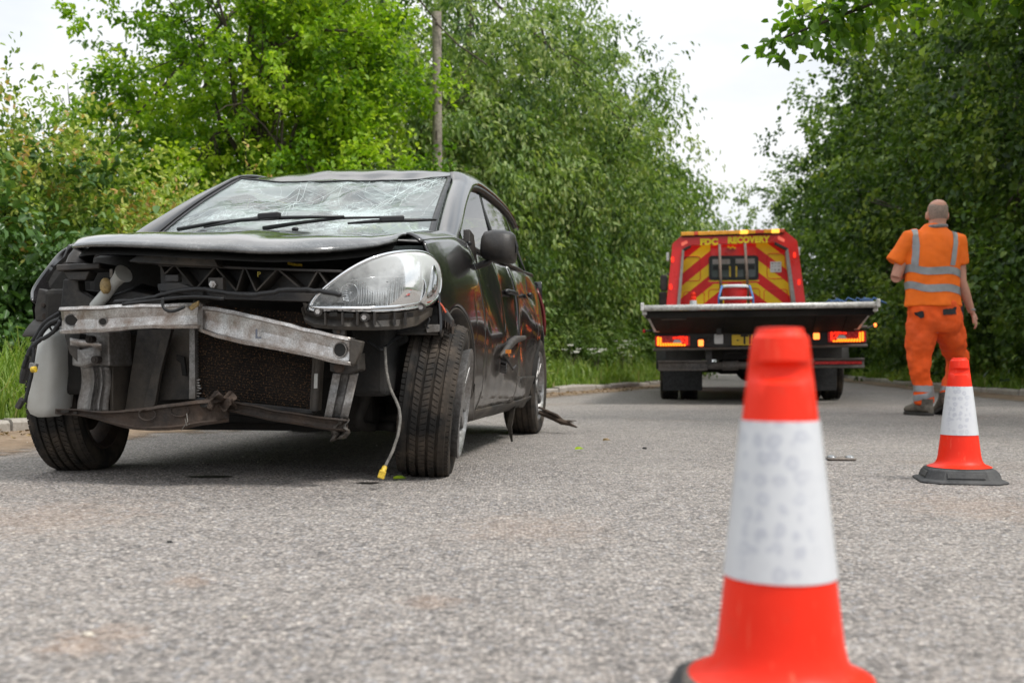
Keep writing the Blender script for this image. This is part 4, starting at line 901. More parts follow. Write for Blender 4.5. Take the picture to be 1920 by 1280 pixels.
# image-right crash can + upright
plate([(618, 678), (640, 686), (662, 684), (672, 660), (673, 694), (650, 702), (618, 696)], -.53, .08, 'dusty_plastic', 'crash_can', bevel=.005)
plate([(655, 634), (680, 640), (675, 660), (664, 684), (654, 683)], -.585, .03, 'dusty_plastic', 'end_bracket', bevel=.004)
m = MB()
m.grid(lambda u, v: tuple(Q(lerp(lerp(624, 607, v), lerp(672, 652, v), u), lerp(700, 785, v), -.48+(.02 if abs(u-.5) < .18 else -.012)+.01*math.sin(v*7))), 16, 14); m.build('front_bracket', 'grey_metal', car, smooth=30, solid=.004)
m = MB(); c = Q(634, 690, -.55); m.cyl(c, c+Vector((0, .03, 0)), .016, n=14); m.build('bolt', 'rusty_steel', car)
# towing / lower crossmember, bent
m = MB(); BP = [(0, .05), (0, .0), (.10, -.003), (.16, .010), (.5, .014), (.84, .010), (.90, -.004), (1, .0), (1, .05)]
def xm(u, v):
    vv = v; v, dd_ = BP[int(round(v*8))]; px = lerp(104, 430, u); top = psm(u, [(0, 766), (.15, 768), (.30, 771), (.42, 769), (.6, 761), (.8, 752), (1, 746)]); hgt = psm(u, [(0, 9), (.2, 13), (.32, 22), (.45, 36), (.7, 47), (1, 44)])
    y = psm(u, [(0, -.50), (.4, -.56), (.8, -.58), (1, -.52)])+dd_
    p = Q(px, top+hgt*v, y); return tuple(p+Vector((0, .006*noise.noise(p*15), .004*noise.noise(p*12))))
m.grid(xm, 70, 8); m.build('lower_crossmember', 'rusty_steel', car, smooth=22, solid=.003, offset=0)
for px, py, rw, rh in ((276, 777, 16, 10), (336, 770, 17, 10)):
    m = MB(); c = Q(px, py, -.575); m.tube([c+Vector((rw/500*math.cos(a), 0, rh/500*math.sin(a))) for a in [2*math.pi*k/20 for k in range(21)]], .003, 6, cap=False); m.build('pressed_ring', 'rusty_steel', car)
for px, py, rw, rh in ((312, 772, 4, 4), (382, 759, 7, 4), (304, 768, 3, 3), (121, 771, 8, 2.5), (141, 774, 4, 2.5)):
    m = MB(); c = Q(px, py, -.570 if px > 200 else -.52); m.prism([c+Vector((rw/480*math.cos(a), 0, rh/480*math.sin(a))) for a in [2*math.pi*k/16 for k in range(16)]], (0, .004, 0)); m.build('drain_hole', 'engine_dark', car)
m = MB()
def xm2(u, v):
    px = lerp(428, 652, u); top = lerp(750, 786, u)+4*math.sin(u*3); v, dd_ = BP[int(round(v*8))]; y = lerp(-.52, -.50, u)+dd_
    p = Q(px, top+lerp(20, 22, u)*v, y); return tuple(p+Vector((0, .005*noise.noise(p*15), .003*noise.noise(p*12))))
m.grid(xm2, 40, 8); m.build('lower_crossmember', 'rusty_steel', car, smooth=22, solid=.003, offset=0)
m = MB()
def torn(u, v): return tuple(Q(lerp(385, 440, u)+5*math.sin(v*9), lerp(738, 765, v)+6*math.sin(u*13), -.55+.025*math.sin(u*9+v*5)))
m.grid(torn, 16, 8); m.build('torn_metal', 'rusty_steel', car, smooth=30, solid=.003)
m = MB(); m.grid(lambda u, v: tuple(Q(lerp(622, 652, u)+4*math.sin(v*11), lerp(788, 826, v)-6*u, -.48+.02*math.sin(u*9+v*5))), 8, 8); m.build('torn_end', 'dusty_plastic', car, smooth=30, solid=.004)
m = MB(); c = Q(350, 775, -.6); m.tube([c, Q(352, 790, -.61), Q(340, 806, -.6)], .0015, 5); m.tube([Q(347, 785, -.6), Q(350, 798, -.6), Q(356, 794, -.6)], .0015, 5); m.build('wire', 'cable_grey', car)
# under tray dark
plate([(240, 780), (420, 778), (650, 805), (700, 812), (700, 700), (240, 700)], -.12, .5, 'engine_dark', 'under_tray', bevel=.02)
# radiator pack
m = MB(); A, B_, C_, D_ = Q(365, 600, -.40), Q(588, 640, -.40), Q(585, 772, -.40), Q(366, 752, -.40)
m.prism([A+Vector((0, 0, .06)), B_+Vector((0, 0, .10)), C_, D_], (0, .04, 0)); m.build('radiator', 'radiator_core', car)
m = MB()
for k in range(30):
    t = k/29; a = D_.lerp(A, t); c = C_.lerp(B_, t); bend = .006*math.sin(k*1.7)
    m.box((a+c)/2+Vector((0, -.003, 0)), ((c-a).length*.985, .008, .0022), (0, -math.atan2(c.z-a.z, c.x-a.x), 0))
fins = m.build('cooling_fins', 'radiator_core', car); tag(fins, kind='stuff')
m = MB()
for k in range(9): p = Q(371+random.uniform(-2, 3), 712+k*5, -.415); m.box(p, (.016, .006, .0035), (0, random.uniform(-.3, .3), 0))
tag(m.build('bent_fin', 'aluminium', car), kind='stuff')
plate([(355, 615), (365, 615), (366, 748), (354, 748)], -.43, .06, 'grey_metal', 'radiator_side')
plate([(365, 744), (585, 768), (585, 776), (365, 752)], -.42, .05, 'black_plastic', 'radiator_frame')
plate([(586, 660), (600, 664), (594, 770), (580, 768)], -.42, .05, 'dusty_plastic', 'radiator_side')
m = MB(); m.tube([Q(597, 668, -.44), Q(594, 720, -.44), Q(590, 770, -.44)], [.012, .012, .014], 10); m.build('dryer_tube', 'dusty_plastic', car, smooth=40); plate([(589, 700), (596, 700), (595, 728), (588, 728)], -.458, .003, 'reservoir_white', 'paper_tag')
# air guides
plate([(258, 618), (306, 617), (300, 660), (276, 772), (234, 768)], -.34, .01, 'dusty_plastic', 'air_guide')
plate([(306, 617), (322, 617), (300, 700), (290, 758), (276, 772), (268, 760)], -.36, .02, 'dusty_plastic', 'air_guide')
plate([(322, 617), (362, 617), (360, 748), (298, 750), (304, 700)], -.30, .01, 'dusty_plastic', 'inner_wing')
plate([(330, 664), (345, 668), (350, 705), (341, 704), (338, 680), (330, 675)], -.33, .01, 'engine_dark', 'slot')
# black engine bay box behind everything
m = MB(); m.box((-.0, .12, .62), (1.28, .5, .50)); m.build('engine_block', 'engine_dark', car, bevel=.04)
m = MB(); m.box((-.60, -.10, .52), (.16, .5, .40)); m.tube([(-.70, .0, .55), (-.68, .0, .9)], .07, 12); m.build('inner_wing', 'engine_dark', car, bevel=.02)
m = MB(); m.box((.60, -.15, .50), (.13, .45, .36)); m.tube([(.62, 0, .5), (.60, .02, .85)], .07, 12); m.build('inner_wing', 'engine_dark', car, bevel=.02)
# upper panel: black plastic truss
tr_ = bpy.data.objects.new('upper_grille_panel', None); link(tr_, car)
plate([(296, 494), (640, 506), (640, 511), (296, 499)], -.56, .10, 'black_plastic', 'truss_rail', tr_)
plate([(300, 543), (640, 551), (640, 567), (300, 558)], -.56, .08, 'black_plastic', 'truss_rail', tr_)
plate([(300, 497), (640, 508), (640, 552), (302, 545)], -.475, .008, 'black_plastic', 'truss_back', tr_)
for (x0, y0), (x1, y1) in [((300, 497), (308, 514)), ((328, 497), (366, 543)), ((366, 543), (403, 500)), ((403, 500), (443, 545)), ((443, 545), (457, 502)), ((460, 502), (480, 546)), ((480, 546), (520, 504)), ((520, 504), (572, 548)), ((572, 548), (596, 507)), ((308, 514), (326, 497)), ((596, 507), (625, 550))]:
    m = MB(); a, c = Q(x0, y0, -.555), Q(x1, y1, -.555); u_ = (c-a).normalized(); n_ = Vector((-u_.z, 0, u_.x))*.0028
    m.prism([a-n_, c-n_, c+n_, a+n_], (0, .08, 0)); m.build('truss_rib', 'dusty_plastic', tr_)
plate([(242, 488), (258, 478), (400, 481), (409, 500), (300, 495), (243, 491)], -.60, .07, 'dusty_plastic', 'top_cover', tr_, bevel=.004)
m = MB()
for x in (300, 330, 357, 385): m.prism([Q(x, 479, -.602), Q(x+1.5, 479, -.602), Q(x+1.5, 488, -.602), Q(x, 488, -.602)], (0, .004, 0))
m.build('cover_ridge', 'black_trim', tr_)
plate([(295, 532), (338, 531), (380, 545), (380, 556), (296, 545)], -.59, .05, 'black_plastic', 'mount_block', tr_, bevel=.003)
plate([(390, 520), (418, 520), (418, 544), (404, 544), (390, 534)], -.59, .03, 'black_plastic', 'mount_block', tr_, bevel=.003)
plate([(310, 515), (334, 515), (334, 528), (310, 528)], -.59, .03, 'black_plastic', 'mount_block', tr_, bevel=.003)
m = MB(); c = Q(398, 533, -.6); m.cyl(c, c+Vector((0, .014, 0)), .013, n=6); m.cyl(c+Vector((0, -.004, 0)), c, .007, n=10); m.build('bolt', 'aluminium', tr_)
m = MB(); P = [Q(541, 494, -.5), Q(552, 496, -.52), Q(566, 497, -.5)]; m.tube(P, .005, 6); m.build('yellow_hose', 'yellow_plastic', car)
# left headlamp mount remains and inner fender tower
plate([(105, 496), (186, 492), (186, 503), (105, 508)], -.42, .14, 'black_plastic', 'lamp_mount', bevel=.004)
plate([(118, 508), (168, 508), (160, 525), (128, 525)], -.40, .06, 'black_plastic', 'lamp_mount', bevel=.004)
plate([(118, 523), (146, 523), (148, 545), (180, 563), (180, 575), (112, 580)], -.36, .05, 'dusty_plastic', 'lamp_mount', bevel=.006)
m = MB(); m.tube([Q(150, 468, -.30), Q(148, 482, -.30), Q(147, 494, -.30)], [.022, .038, .045], 12); m.build('strut_top', 'black_plastic', car, smooth=30)
plate([(72, 540), (95, 548), (96, 602), (66, 602), (64, 580)], -.30, .05, 'dusty_plastic', 'wing_bracket', bevel=.005)
plate([(94, 553), (112, 556), (113, 575), (94, 576)], -.34, .03, 'black_plastic', 'wing_bracket', bevel=.004)
m = MB(); c = Q(84, 593, -.33); m.cyl(c, c+Vector((0, .02, 0)), .012); c = Q(80, 572, -.31); m.cyl(c, c+Vector((0, .02, 0)), .008); m.build('bolt', 'rusty_steel', car)
# torn image-left wing: narrow sliver seen edge on
m = MB()
def wing(u, v):
    px = psm(u, [(0, 57), (.2, 60), (.5, 88), (.8, 112), (1, 150)]); py = psm(u, [(0, 563), (.2, 540), (.5, 500), (.8, 472), (1, 448)])
    p = Q(px+lerp(0, 14, v)*(1-u), py+lerp(0, 22, v)*(1-.6*u), lerp(-.30, .12, u)); return (p.x, p.y+.05*v, p.z)
m.grid(wing, 24, 6); m.build('torn_wing', 'car_paint', car, smooth=True, solid=.006)
m = MB(); P = [Q(60, 575, -.2), Q(100, 500, -.1), Q(150, 455, 0), Q(150, 620, 0), Q(66, 620, -.1)]; m.prism(P, (0, .02, 0)); m.build('wing_liner', 'engine_dark', car)
# washer bottle with neck
m = MB(); rings = []
for py, xa, xb, dp in [(612, 108, 124, .03), (622, 100, 128, .06), (634, 96, 130, .085), (700, 85, 131, .09), (735, 77, 128, .09), (762, 72, 126, .085), (774, 76, 118, .07), (780, 86, 108, .05)]:
    a, c = Q(xa, py, -.34), Q(xb, py, -.34); mid = (a+c)/2; hw = (c-a).length/2
    rings.append([mid+Vector((hw*math.copysign(abs(math.cos(t))**.6, math.cos(t)), dp*math.copysign(abs(math.sin(t))**.6, math.sin(t))-.02, 0)) for t in [2*math.pi*k/24 for k in range(24)]])
m.loft(rings); m.build('washer_bottle', 'reservoir_white', car, smooth=50)
m = MB(); m.tube([Q(178, 575, -.36), Q(197, 553, -.38), Q(214, 532, -.40), Q(224, 520, -.41), Q(232, 513, -.42)], [.022, .022, .020, .024, .036], 16); m.build('filler_neck', 'reservoir_white', car, smooth=50)
m = MB(); c = Q(198, 536, -.42); m.ball(c, .05, 14, 8, (.42, .35, .62)); m.build('filler_cap', 'tan_plastic', car, smooth=True)
plate([(205, 504), (211, 504), (211, 522), (205, 520)], -.42, .005, 'grey_metal', 'clip')
m = MB(); rings = []
for t_, h_ in ((0, .2), (.2, .7), (.5, 1), (.8, .75), (1, .2)):
    a = Q(lerp(190, 305, t_), 570, -.36); top = 40*h_/480; rings.append([a, a+Vector((0, .03, 0)), a+Vector((0, .16, 0)), a+Vector((0, .14, top*.8)), a+Vector((0, .08, top)), a+Vector((0, .0, top*.6))])
m.loft(rings); m.build('air_duct', 'black_plastic', car, smooth=50, bevel=.004)
# wiring
def wire(name, pts, r, mat='cable_black', y=-.6, n=8, wob=.0):
    P = [Q(p[0], p[1], p[2] if len(p) > 2 else y) for p in pts]; out = []
    for i in range(len(P)-1):
        p0 = P[max(0, i-1)]; p1 = P[i]; p2 = P[i+1]; p3 = P[min(len(P)-1, i+2)]
        for k in range(5):
            t = k/5; out.append(.5*((2*p1)+(p2-p0)*t+(2*p0-5*p1+4*p2-p3)*t*t+(3*p1-p0-3*p2+p3)*t**3)+Vector((random.uniform(-wob, wob), 0, random.uniform(-wob, wob))))
    out.append(P[-1]); m = MB(); m.tube(out, r, n); return m.build(name, mat, car, smooth=True)
wire('wiring_loom', [(215, 566), (270, 561), (320, 549), (365, 541), (400, 545), (450, 552), (500, 550), (540, 542), (600, 546), (640, 552)], .0085, y=-.62, wob=.002)
wire('wiring_loom', [(230, 570), (290, 563), (360, 556), (420, 560)], .006, y=-.63)
wire('wire', [(305, 558), (306, 575), (316, 583), (330, 582), (346, 575)], .0055, y=-.66)
wire('wire', [(112, 598), (88, 612), (68, 642), (52, 668), (44, 690)], .009, y=-.48, wob=.002)
wire('wire', [(114, 600), (100, 622), (78, 636), (60, 650), (50, 668)], .008, y=-.50, wob=.002)
wire('wire', [(112, 586), (84, 604), (70, 625), (60, 640)], .007, y=-.40)
wire('wire', [(62, 640), (62, 670), (60, 700), (50, 740), (46, 752)], .006, y=-.50, wob=.001)
wire('wire', [(92, 610), (100, 622), (110, 615), (100, 606)], .004, y=-.46)
m = MB(); m.tube([Q(52, 675, -.44), Q(46, 700, -.44), Q(41, 718, -.44)], [.014, .017, .010], 10); m.build('connector', 'black_plastic', car, smooth=30)
m = MB(); c = Q(63, 686, -.52); m.box(c, (.026, .02, .022), (0, .2, 0)); m.build('connector', 'grey_metal', car, bevel=.003)
m = MB(); m.cyl(Q(60, 693, -.53), Q(67, 692, -.53), .011); m.build('connector', 'yellow_plastic', car)
m = MB(); c = Q(38, 756, -.44); m.box(c, (.020, .02, .042), (0, .55, 0)); m.build('connector', 'black_plastic', car, bevel=.004)
wire('dangling_cable', [(722, 650, -.40), (724, 690, -.41), (732, 728, -.42), (748, 765, -.44), (749, 800, -.46), (738, 840, -.48), (722, 874, -.5)], .0055, 'cable_grey', wob=.0006)
wire('wire', [(690, 640, -.40), (706, 650, -.40), (718, 655, -.40), (735, 640, -.3), (760, 625, -.2)], .006)
m = MB(); c = Q(716, 889, -.52); m.box(c, (.024, .018, .028), (0, .3, .2)); m.cyl(Q(722, 874, -.5), c, .009); m.build('connector', 'yellow_plastic', car, bevel=.003)
wire('hose', [(700, 690, -.25), (688, 740, -.2), (672, 790, -.2), (700, 800, -.1)], .02, 'engine_dark')
wire('suspension_arm', [(740, 800, -.1), (690, 795, 0), (640, 790, .05)], .02, 'engine_dark')
plate([(690, 640), (760, 615), (765, 640), (705, 672)], -.22, .03, 'engine_dark', 'wheel_arch_bracket', bevel=.01)
# ================= headlamp
hl = bpy.data.objects.new('headlamp', None); link(hl, car)
HY = lambda px: psm(px, [(572, -.60), (640, -.585), (700, -.53), (760, -.42), (800, -.31), (830, -.20)])
OUT = [(576, 582), (584, 562), (600, 545), (628, 522), (660, 501), (695, 484), (730, 474), (765, 470), (795, 472), (814, 482), (825, 498), (829, 520), (828, 543), (820, 561), (806, 572), (780, 578), (745, 583), (700, 585), (655, 584), (615, 583), (590, 585)]
O3 = [Q(x, y_, HY(x)) for x, y_ in OUT]
# resample the outline finely
def resample(P, n):
    P = P+[P[0]]; d = [0]
    for a, c in zip(P, P[1:]): d.append(d[-1]+(c-a).length)
    out = []
    for k in range(n):
        t = d[-1]*k/n; i = max(j for j in range(len(P)-1) if d[j] <= t); f = (t-d[i])/(d[i+1]-d[i]+1e-9); i0 = P[(i-1) % (len(P)-1)]; i3 = P[(i+2) % (len(P)-1)]
        p1, p2 = P[i], P[i+1]; out.append(.5*((2*p1)+(p2-i0)*f+(2*i0-5*p1+4*p2-i3)*f*f+(3*p1-i0-3*p2+i3)*f**3))
    return out
OL = resample(O3, 72); ctr = sum(OL, Vector())/len(OL); ctr = Q(722, 535, -.475); N_ = Vector((.45, -.82, .25)).normalized()
def dome(depth, nr=10, scale=1.0, flat=.6, axis=N_):
    m = MB(); rings = []
    for i in range(nr+1):
        t = 1-i/nr*.985; k = scale*t; q_ = min(1, (1-t)*6) if depth < 0 else 1-t
        rings.append([ctr+(p-ctr)*k-axis*((p-ctr).dot(axis)*k*q_)+axis*(depth*(1-t**2)**flat) for p in OL])
    return m.loft(rings, cap=False)
m = dome(.035, 10); m.build('lens', 'lens_plastic', hl, smooth='keep')
m = dome(-.07, 14, .985, .14); m.build('reflector_bowl', 'lamp_inner', hl, smooth=True)
m = MB(); m.loft([OL, [p+(p-ctr)*.02-N_*.01 for p in OL], [p-N_*.07 for p in OL]], cap=False); m.build('housing', 'black_plastic', hl, smooth=40)
# chrome rim inside, lower lip thicker
m = MB(); rg = [ctr+(p-ctr)*.965+N_*.003 for p in OL]; m.tube(rg+[rg[0]], .0065, 8, cap=False); m.build('chrome_rim', 'chrome', hl, smooth=True)
lo = [OL[i] for i in range(72) if OL[i].z < .665 or OL[i].x > .80]
lo = [Q(x, y_, HY(x)-.012) for x, y_ in [(580, 574), (600, 577), (640, 578), (690, 578), (740, 575), (780, 568), (806, 556), (819, 530), (823, 505)]]
m = MB(); m.tube(resample(lo, 40)[:38] if False else lo, [.004, .008, .009, .009, .009, .009, .008, .006, .004], 8, sq=.8); m.build('chrome_rim', 'chrome', hl, smooth=True)
# eyebrow chrome ledge
P = [Q(x, y_, HY(x)+.03) for x, y_ in [(640, 528), (690, 521), (740, 518), (790, 520), (815, 523)]]; m = MB(); m.tube(P, [.004, .008, .009, .009, .005], 8, sq=.5); m.build('inner_ledge', 'chrome', hl, smooth=True)
# projector bowls
def bowl(px, py, y, r, depth, nm, fl=True):
    c = Q(px, py, y); ax = Vector((.10, -1, .0)).normalized(); M = ax.to_track_quat('Z', 'Y').to_matrix(); m = MB()
    m.ring_sweep([(r, .0), (r*.97, -depth*.2), (r*.85, -depth*.55), (r*.6, -depth*.85), (r*.22, -depth)], c, 36, M=M); m.build(nm, 'reflector_silver', hl, smooth=True)
    m = MB(); m.ring_sweep([(r*1.02, -.004), (r*1.05, .004), (r, .006), (r*.96, 0)], c, 36, M=M); m.build('bowl_rim', 'chrome', hl, smooth=True)
    m = MB(); m.ball(c-ax*depth*.4, r*.2, 12, 8); m.cyl(c-ax*depth, c-ax*depth*.45, r*.13); m.build('bulb', 'chrome', hl, smooth=True)
    for k in range(7):
        if not fl: break
        z = -r*.8+1.6*r*k/6; h = math.sqrt(max(0, r*r*.9-z*z)); m = MB(); p = c-ax*depth*.35+Vector((0, 0, z)); m.tube([p+Vector((-h*.9, 0, 0)), p+Vector((-h*.5, .005, 0)), p+Vector((-h*.25, .012, 0))], .0035, 5); m.build('reflector_flute', 'chrome', hl, smooth=True)
bowl(655, 548, -.54, .030, .045, 'side_bowl'); bowl(766, 540, -.375, .062, .07, 'main_bowl', False)
for k in range(12):
    px = 672+k*4.6; m = MB(); m.tube([Q(px, 532, -.50+k*.006), Q(px+1, 552, -.50+k*.006), Q(px, 570, -.50+k*.006)], .0032, 6); m.build('reflector_flute', 'reflector_silver', hl, smooth=True)
m = MB(); m.tube([Q(752, 508, -.36), Q(772, 503, -.34), Q(796, 508, -.30)], [.010, .016, .010], 10); m.build('indicator_bulb', 'amber', hl, smooth=True)
# carrier below the lamp
cr_ = bpy.data.objects.new('lamp_carrier', None); link(cr_, car)
UP = [(570, 568), (574, 583), (590, 587), (640, 588), (700, 589), (750, 586), (790, 580), (806, 576)]; DN = [(567, 578), (573, 598), (592, 608), (640, 612), (700, 613), (750, 611), (782, 604), (804, 588)]
m = MB(); rings = []
for (a, c) in zip(UP, DN):
    y = HY(a[0])+.0; p, q = Q(*a, y), Q(*c, y+.01); rings.append([p+Vector((0, -.012, .0)), p.lerp(q, .5)+Vector((0, .004, 0)), q+Vector((0, -.014, 0)), q+Vector((0, -.005, -.012)), q+Vector((0, .05, -.005)), p+Vector((0, .05, 0))])
m.loft(rings); m.build('carrier_strip', 'dusty_plastic', cr_, smooth=25)
for (x, y_) in ((596, 584), (683, 595), (789, 576)):
    m = MB(); c = Q(x, y_, HY(x)-.018); m.cyl(c, c+Vector((0, .02, 0)), .015, n=18); m.build('boss', 'black_plastic', cr_, smooth=30)
    m = MB(); m.cyl(c+Vector((0, -.004, 0)), c+Vector((0, .004, 0)), .009, n=6); m.build('screw', 'aluminium', cr_)
for (x, y_, w_) in ((625, 589, 14), (652, 591, 20), (718, 594, 20), (766, 590, 18)):
    y = HY(x)-.0135; p = [Q(x-w_/2, y_-4, y), Q(x+w_/2, y_-4, y), Q(x+w_/2, y_+4, y), Q(x-w_/2, y_+4, y)]; m = MB(); m.prism(p, (0, .003, 0)); m.build('slot', 'engine_dark', cr_)
for x in (608, 640, 668, 700, 738, 758): m = MB(); m.prism([Q(x, 585, HY(x)-.017), Q(x+2, 585, HY(x)-.017), Q(x+2, 609, HY(x)-.017), Q(x, 609, HY(x)-.017)], (0, .02, 0)); m.build('carrier_rib', 'black_plastic', cr_)
plate([(620, 606), (646, 606), (646, 628), (638, 632), (624, 628)], -.57, .03, 'black_plastic', 'mount_tab', bevel=.003)
m = MB(); c = Q(634, 622, -.575); m.cyl(c, c+Vector((0, .01, 0)), .007, n=10); m.build('bolt', 'rusty_steel', car)
plate([(770, 598), (800, 588), (824, 590), (824, 626), (790, 628), (772, 615)], -.22, .05, 'black_plastic', 'wing_bracket', bevel=.004)
plate([(796, 608), (824, 608), (824, 622), (800, 624)], -.26, .03, 'grey_metal', 'wing_bracket', bevel=.003)
plate([(806, 570), (830, 572), (848, 600), (846, 622), (836, 626), (822, 604), (804, 596)], -.21, .04, 'black_plastic', 'wing_bracket', bevel=.004)
m = MB(); m.tube([Q(822, 565, -.24), Q(830, 575, -.24), Q(836, 586, -.24)], .004, 6); m.build('wire', 'orange_red', car)
wire('wire', [(790, 585, -.26), (805, 598, -.26), (800, 612, -.26), (815, 618, -.25)], .004)
m = MB()
for k in range(4): m.grid(lambda u, v: tuple(Q(830+k*5+6*u, 600+k*4+14*v, -.22+.01*math.sin(u*5+k))), 3, 3)
m.build('torn_metal', 'rusty_steel', car, solid=.003)
# broken branch caught behind the rear wheel (a thing of its own)
simple('wet_bark', (.06, .042, .03), .85, var=.5, scale=20, bump=.9)
br = empty('broken_branch', (CO[0]+.9*ca+2.62*sa, CO[1]-.9*sa+2.62*ca, .06), -CA, 'splintered brown branch lying against the rear wheel of the black car', 'branch')
m = MB(); m.tube([(-.10, .0, .07), (-.04, .01, .05), (0, 0, .03), (.05, -.03, .012), (.10, -.05, .0), (.15, -.07, -.02)], [.014, .020, .016, .019, .012, .004], 8); m.build('main_stick', 'wet_bark', br, smooth=30)
for k in range(4): m = MB(); m.tube([(-.10+.02*k, .02*(k % 2), .10-.02*k), (.02, .01*(k-2), .05-.012*k), (.10+.015*k, -.04-.02*(k % 3), .01+.01*k-.02)], [.008, .010, .002], 6); m.build('splinter', 'wet_bark', br, smooth=30)
# ================================================================ RECOVERY TRUCK
TA = R(9.5); TO = (2.87, 12.9); ts, tcn = math.sin(TA), math.cos(TA)
def T(px, py, y):
    u = (px-960)/2000; w = (680-py)/2000; t = (y+TO[0]*ts+TO[1]*tcn)/(u*ts+tcn)
    X = t*u-TO[0]; Y = t-TO[1]; return Vector((X*tcn-Y*ts, X*ts+Y*tcn, .44+t*w))
simple('truck_red', (.88, .014, .012), .3, var=.12, scale=3, bump=.03, coat=.4, dirt=(.34, .03, .02), dirtamt=.4)
simple('truck_black', (.018, .018, .019), .6, var=.3, scale=4, bump=.15, dirt=(.09, .08, .07), dirtamt=.6)
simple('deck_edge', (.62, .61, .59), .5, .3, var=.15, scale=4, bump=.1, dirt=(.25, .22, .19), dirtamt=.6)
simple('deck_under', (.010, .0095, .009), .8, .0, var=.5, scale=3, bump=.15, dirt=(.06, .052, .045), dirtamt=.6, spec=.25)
simple('dirty_steel', (.11, .10, .095), .65, .3, var=.35, scale=6, bump=.2, dirt=(.16, .12, .09), dirtamt=.6)
simple('flap_rubber', (.028, .028, .029), .75, var=.2, scale=5, bump=.1)
simple('post_brown', (.22, .16, .13), .6, var=.25)
simple('pillar_grey', (.34, .31, .30), .6, var=.15, dirt=(.2, .16, .13))
simple('plate_yellow', (.78, .52, .03), .45, var=.06, bump=.02)
simple('letter_yellow', (1.0, .70, .012), .4, var=.04, bump=.02)
simple('letter_black', (.01, .01, .01), .5, var=.05, bump=.02)
simple('paper_white', (.72, .72, .72), .6, var=.08)
simple('blue_cloth', (.03, .07, .16), .85, var=.4, scale=20)
simple('blue_plastic', (.05, .16, .38), .45, var=.15)
simple('white_plastic', (.70, .71, .72), .4, var=.08)
simple('tub_red', (.50, .02, .02), .35, var=.12)
simple('reflector_red', (.55, .02, .02), .25, var=.25, scale=30)
simple('beacon_amber_off', (.95, .38, .02), .2, var=.15, coat=.5)
simple('beacon_red_off', (.70, .08, .03), .2, var=.15, coat=.5)
emit('beacon_lit', (1, .50, .06), 1.0); emit('led_red', (1, .03, .01), .9); emit('led_amber', (1, .22, .01), 1.6); emit('led_pink', (1, .18, .12), .3); emit('led_white', (.62, .62, .60), .15)
emit('lamp_hot', (1, .18, .03), 2.6)
b = NB('chevrons'); v = b.coord(); sx = b.n('ShaderNodeSeparateXYZ'); b.l(v, sx.inputs[0])
ax_ = b.math('ABSOLUTE', sx.outputs[0]); s_ = b.math('ADD', b.math('MULTIPLY', ax_, .80), sx.outputs[2])
fr_ = b.math('FRACT', b.math('ADD', b.math('MULTIPLY', s_, 2.62), .30))
c = b.mix(b.math('GREATER_THAN', fr_, .5), (1.0, .62, .006), (.80, .012, .012))
c = b.mix(1., c, b.ramp(b.noise(v, 3, 5), [(.3, .82), (.7, 1.08)]), 'MULTIPLY'); b.bsdf(c, .42, normal=b.bump(b.noise(v, 60, 2), .1, .002))
truck = empty('recovery_truck', (TO[0], TO[1], 0), -TA, 'red flatbed recovery truck with red and yellow chevrons, seen from behind', 'truck'); truck.rotation_euler = (0, R(-.45), -TA)
def tp(name, poly, y, t, mat, parent=None, bevel=.004):
    m = MB(); m.prism([T(a, c, y) for a, c in poly], (0, t, 0)); return m.build(name, mat, parent or truck, bevel=bevel)
def rect(x0, y0, x1, y1): return [(x0, y0), (x1, y0), (x1, y1), (x0, y1)]
def rrect(x0, y0, x1, y1, r, n=5):
    P = []
    for cx, cy, a0 in ((x1-r, y0+r, -90), (x1-r, y1-r, 0), (x0+r, y1-r, 90), (x0+r, y0+r, 180)):
        for k in range(n+1): a = R(a0+90*k/n); P.append((cx+r*math.cos(a), cy+r*math.sin(a)))
    return P
# wheels
def twheel(x, y, tw=.20, r=.385):
    w_ = bpy.data.objects.new('wheel', None); link(w_, truck, (x, y, r))
    m = MB(); p = [(.22, -tw*.40), (.25, -tw*.5), (r-.03, -tw*.52), (r, -tw*.42)]
    for gx in (-.2, 0, .2): p += [(r, tw*(gx-.05)), (r-.012, tw*(gx-.04)), (r-.012, tw*(gx+.04)), (r, tw*(gx+.05))]
    p += [(r, tw*.42), (r-.03, tw*.52), (.25, tw*.5), (.22, tw*.40)]
    m.ring_sweep(p, n=48, axis='x'); m.build('tyre', 'tyre_rubber', w_, smooth=30)
    m = MB(); m.ring_sweep([(.0, -.02), (.12, -.02), (.2, -.05), (.225, -tw*.42), (.225, tw*.42), (.2, .05), (.12, .02), (0, .02)], n=32, axis='x'); m.build('rim', 'dirty_steel', w_, smooth=30)
for x in (-.955, -.72, .72, .955): twheel(x, 0)
for x in (-.93, .93): twheel(x, 4.75, .22)
# chassis
for x in (-.40, .40): m = MB(); m.box((x, 2.2, .72), (.08, 6.6, .2)); m.build('chassis_rail', 'truck_black', truck)
m = MB(); m.tube([(-.9, 0, .385), (.9, 0, .385)], .06, 10); m.ball((0, 0, .385), .17, 14, 10); m.build('rear_axle', 'truck_black', truck, smooth=True)
m = MB(); m.box((-.1, .9, .45), (.5, .9, .3)); m.build('gearbox', 'truck_black', truck, bevel=.03)
m = MB(); m.box((.75, 1.6, .62), (.4, 1.1, .35)); m.build('fuel_tank', 'truck_black', truck, bevel=.05)
m = MB(); m.box((-.75, 1.6, .62), (.4, 1.0, .35)); m.build('tool_locker', 'truck_black', truck, bevel=.02)
m = MB(); m.box((0, -.75, .66), (1.96, .05, .36)); m.build('rear_valance', 'truck_black', truck)
for x0, x1, yb in ((1243, 1317, 731), (1514, 1569, 733)):
    tp('mudflap', rect(x0, 692, x1, yb), -.62, .015, 'flap_rubber')
